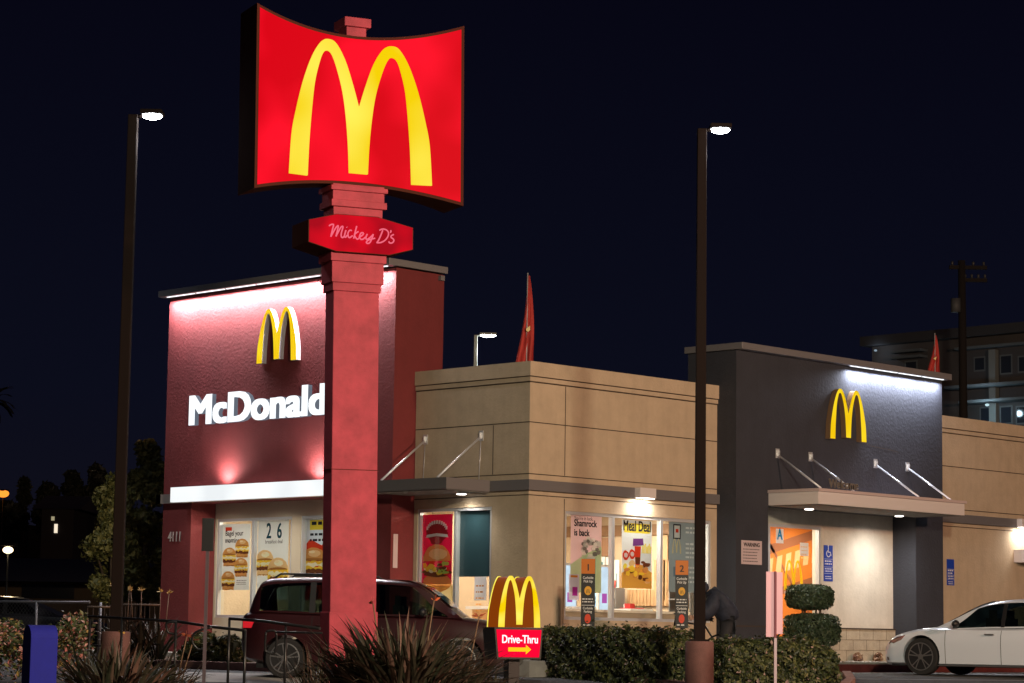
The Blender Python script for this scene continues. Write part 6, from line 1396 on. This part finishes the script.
# lit street lamps far left
for (x, y, d, c, e_s, lab, r_, pw) in ((3, 493.5, 120, (1.0, 0.28, 0.03), 1.6, 'distant orange street lamp at the left edge', 0.20, 8), (8, 550, 70, (1.0, 0.75, 0.42), 5, 'bright yellow lamp on a short pole at the left edge', 0.10, 110)):
    p = at(x, y, d); t = thing('street_lamp', lab, 'street lamp', (p.x, p.y, 0))
    q = MB(); q.tube([(0, 0, 0), (0, 0, p.z+0.1)], 0.025, 8); q.build('pole', BLACK, t)
    q = MB(); q.box(-0.2, 0.2, -0.2, 0.2, p.z+0.12, p.z+0.2); hd_ = q.build('lamp_head', BRONZE, t)
    q = MB(); q.ell((0, 0, p.z), (r_*1.5, r_*1.5, r_), 12, 8); q.build('lamp_lens', emis('far_lens_%d' % int(x), c, e_s), hd_)
    light('POINT', 'lamp_bulb', (p.x+0.35, p.y+0.35, p.z+0.6), pw, c, hd_, 0.2)
p = at(57, 525, 115); t = thing('distant_house', 'small dark house far left with a bright lit window', 'building', (p.x, p.y, 0)); FH = Frame((p.x, p.y, 0), (rgt.x, rgt.y, 0), (0, 0, 1)); H_2 = lambda x, y: at_on(x, y, FH)
a0, b1 = H_2(42, 509); a1, _ = H_2(74, 509); q = MB(); q.fbox(FH, a0, a1, 0, b1, -6, 0); q.build('wall', plain('house_dark', (0.03, 0.028, 0.03), 0.9), t, world=True)
q = MB(); q.prism(Frame(FH.p(a0-0.4, 0, 0), -FH.n, FH.u), [(-0.5, b1), (6.5, b1), (3, b1+0.8)], 0, a1-a0+0.8); q.build('roof', plain('house_roof', (0.06, 0.055, 0.06), 0.8), t, world=True)
for (x0, y0, x1, y1, c) in ((54.5, 524, 57.5, 533, (1.0, 0.85, 0.65)), (51.5, 516.5, 54.5, 520.5, (0.35, 0.30, 0.18))):
    aa, bb2 = H_2(x0, y0); ab, ba = H_2(x1, y1); q = MB(); q.fbox(FH, aa, ab, ba, bb2, 0.01, 0.05); q.build('window', emis('lit_window_%d' % int(x0), c, 1.0), t, world=True)
# parked dark car by the storefront
cx, cy = g2(82, 66)[0], g2(82, 66)[1]
bt = [(0.0, .34, .62, .5), (.06, .24, .72, .68), (.6, .19, .88, .885), (1.4, .18, .97, .92), (3.2, .18, 1.0, .92), (4.2, .2, 1.02, .9), (4.6, .30, 0.98, .78), (4.7, .42, .9, .66)]
gt_ = [(1.2, .93, .95, .80, .70), (1.9, .96, 1.28, .83, .67), (2.4, .98, 1.42, .835, .635), (3.2, .99, 1.44, .83, .63), (3.8, 1.0, 1.30, .82, .64), (4.3, 1.02, 1.05, .78, .68)]
nz = Vector((*g2(109, 64), 0))
vehicle('parked_car', 'dark parked car in shadow beyond the left fence', 'car', (nz.x, nz.y, 0.05), math.atan2(rgt.y, rgt.x), bt, gt_, plain('dark_car_paint', (0.02, 0.02, 0.03), 0.3, coat=0.3), (0.95, 3.7), 0.33, [(1.75, 2.6, 0.3, 0.86), (2.7, 3.6, 0.86, 0.6)], 4.7, seams=(1.5, 2.65), mirror_x=1.8, lamp='dark')
# chain link fence and iron fence
p0 = Vector((*g2(-40, 52), 0)); p1 = Vector((*g2(88, 50), 0)); zt6 = at(40, 602, 51).z
t = thing('chain_link_fence', 'low chain link fence with pale top rail at the far left', 'fence', (p0+p1)/2)
q = MB(); q.tube([p0+Vector((0, 0, zt6)), p1+Vector((0, 0, zt6))], 0.025, 8); q.build('top_rail', plain('fence_galv', (0.10, 0.10, 0.11), 0.5, 0.3), t, world=True)
for k in range(3):
    p = p0.lerp(p1, (k+0.22)/2.05); q = MB(); q.tube([p, p+Vector((0, 0, zt6))], 0.03, 8); q.build('post', MC['fence_galv'], t, world=True)
q = MB(); L = (p1-p0).length; ax = (p1-p0).normalized(); k = 0.0
while k < L:
    for sgn in (1, -1):
        a_1 = p0+ax*k+Vector((0, 0, 0.05 if sgn > 0 else zt6)); kk = min(L, k+zt6-0.05); a_2 = p0+ax*kk+Vector((0, 0, (zt6 if sgn > 0 else 0.05)))
        n_ = Vector((0, 0, 0.004)); q.poly([a_1-n_, a_2-n_, a_2+n_, a_1+n_])
    k += 0.10
q.build('mesh_wire', MC['fence_galv'], t, world=True)
def iron(p0, p1, zt, label):
    t = thing('iron_fence', label, 'fence', (p0+p1)/2, group='black iron picket fences left of the tower'); IR = plain('iron_brown', (0.035, 0.022, 0.018), 0.6); L = (p1-p0).length; n_ = int(L/0.11)
    for z in (zt, zt-0.75):
        q = MB(); q.tube([p0+Vector((0, 0, z)), p1+Vector((0, 0, z))], 0.022, 6); q.build('rail', plain('rail_tan', (0.25, 0.17, 0.12), 0.6) if z == zt else IR, t, world=True)
    for k in range(n_+1):
        p = p0.lerp(p1, k/n_); q = MB(); q.box(p.x-0.009, p.x+0.009, p.y-0.009, p.y+0.009, 0.02, zt); q.build('picket', IR, t, world=True)
iron(Vector((*g2(86, 47), 0)), Vector((*g2(114, 46.8), 0)), at(100, 607, 47).z, 'short black iron picket fence left of the lamp post')
iron(Vector((*g2(119, 47), 0)), Vector((*g2(158, 46.5), 0)), at(140, 605, 47).z, 'black iron picket fence between the lamp post and the red tower')
# stones at the foot of the cream wall
for (x, lab) in ((858, 'small reddish planter lump at the foot of the cream wall'), (878, 'small dry plant at the foot of the cream wall nearest the white car')):
    a_, _ = at_on(x, 655, fY(-0.15)); rnd = random.Random(int(x)); q = MB()
    leaves(q, boxfn((0, 0, 0.06), (0.17, 0.08, 0.10+0.05*rnd.random()), 1.4), 70, 0.10, rnd); o = q.build('dry_plant', leafmat('dry_leaf', [(0, (0.20, 0.10, 0.07)), (0.5, (0.28, 0.17, 0.10))])); o.location = (a_, -0.15, 0.205); tag(o, lab, 'plant', 'dry plants along the cream wall')
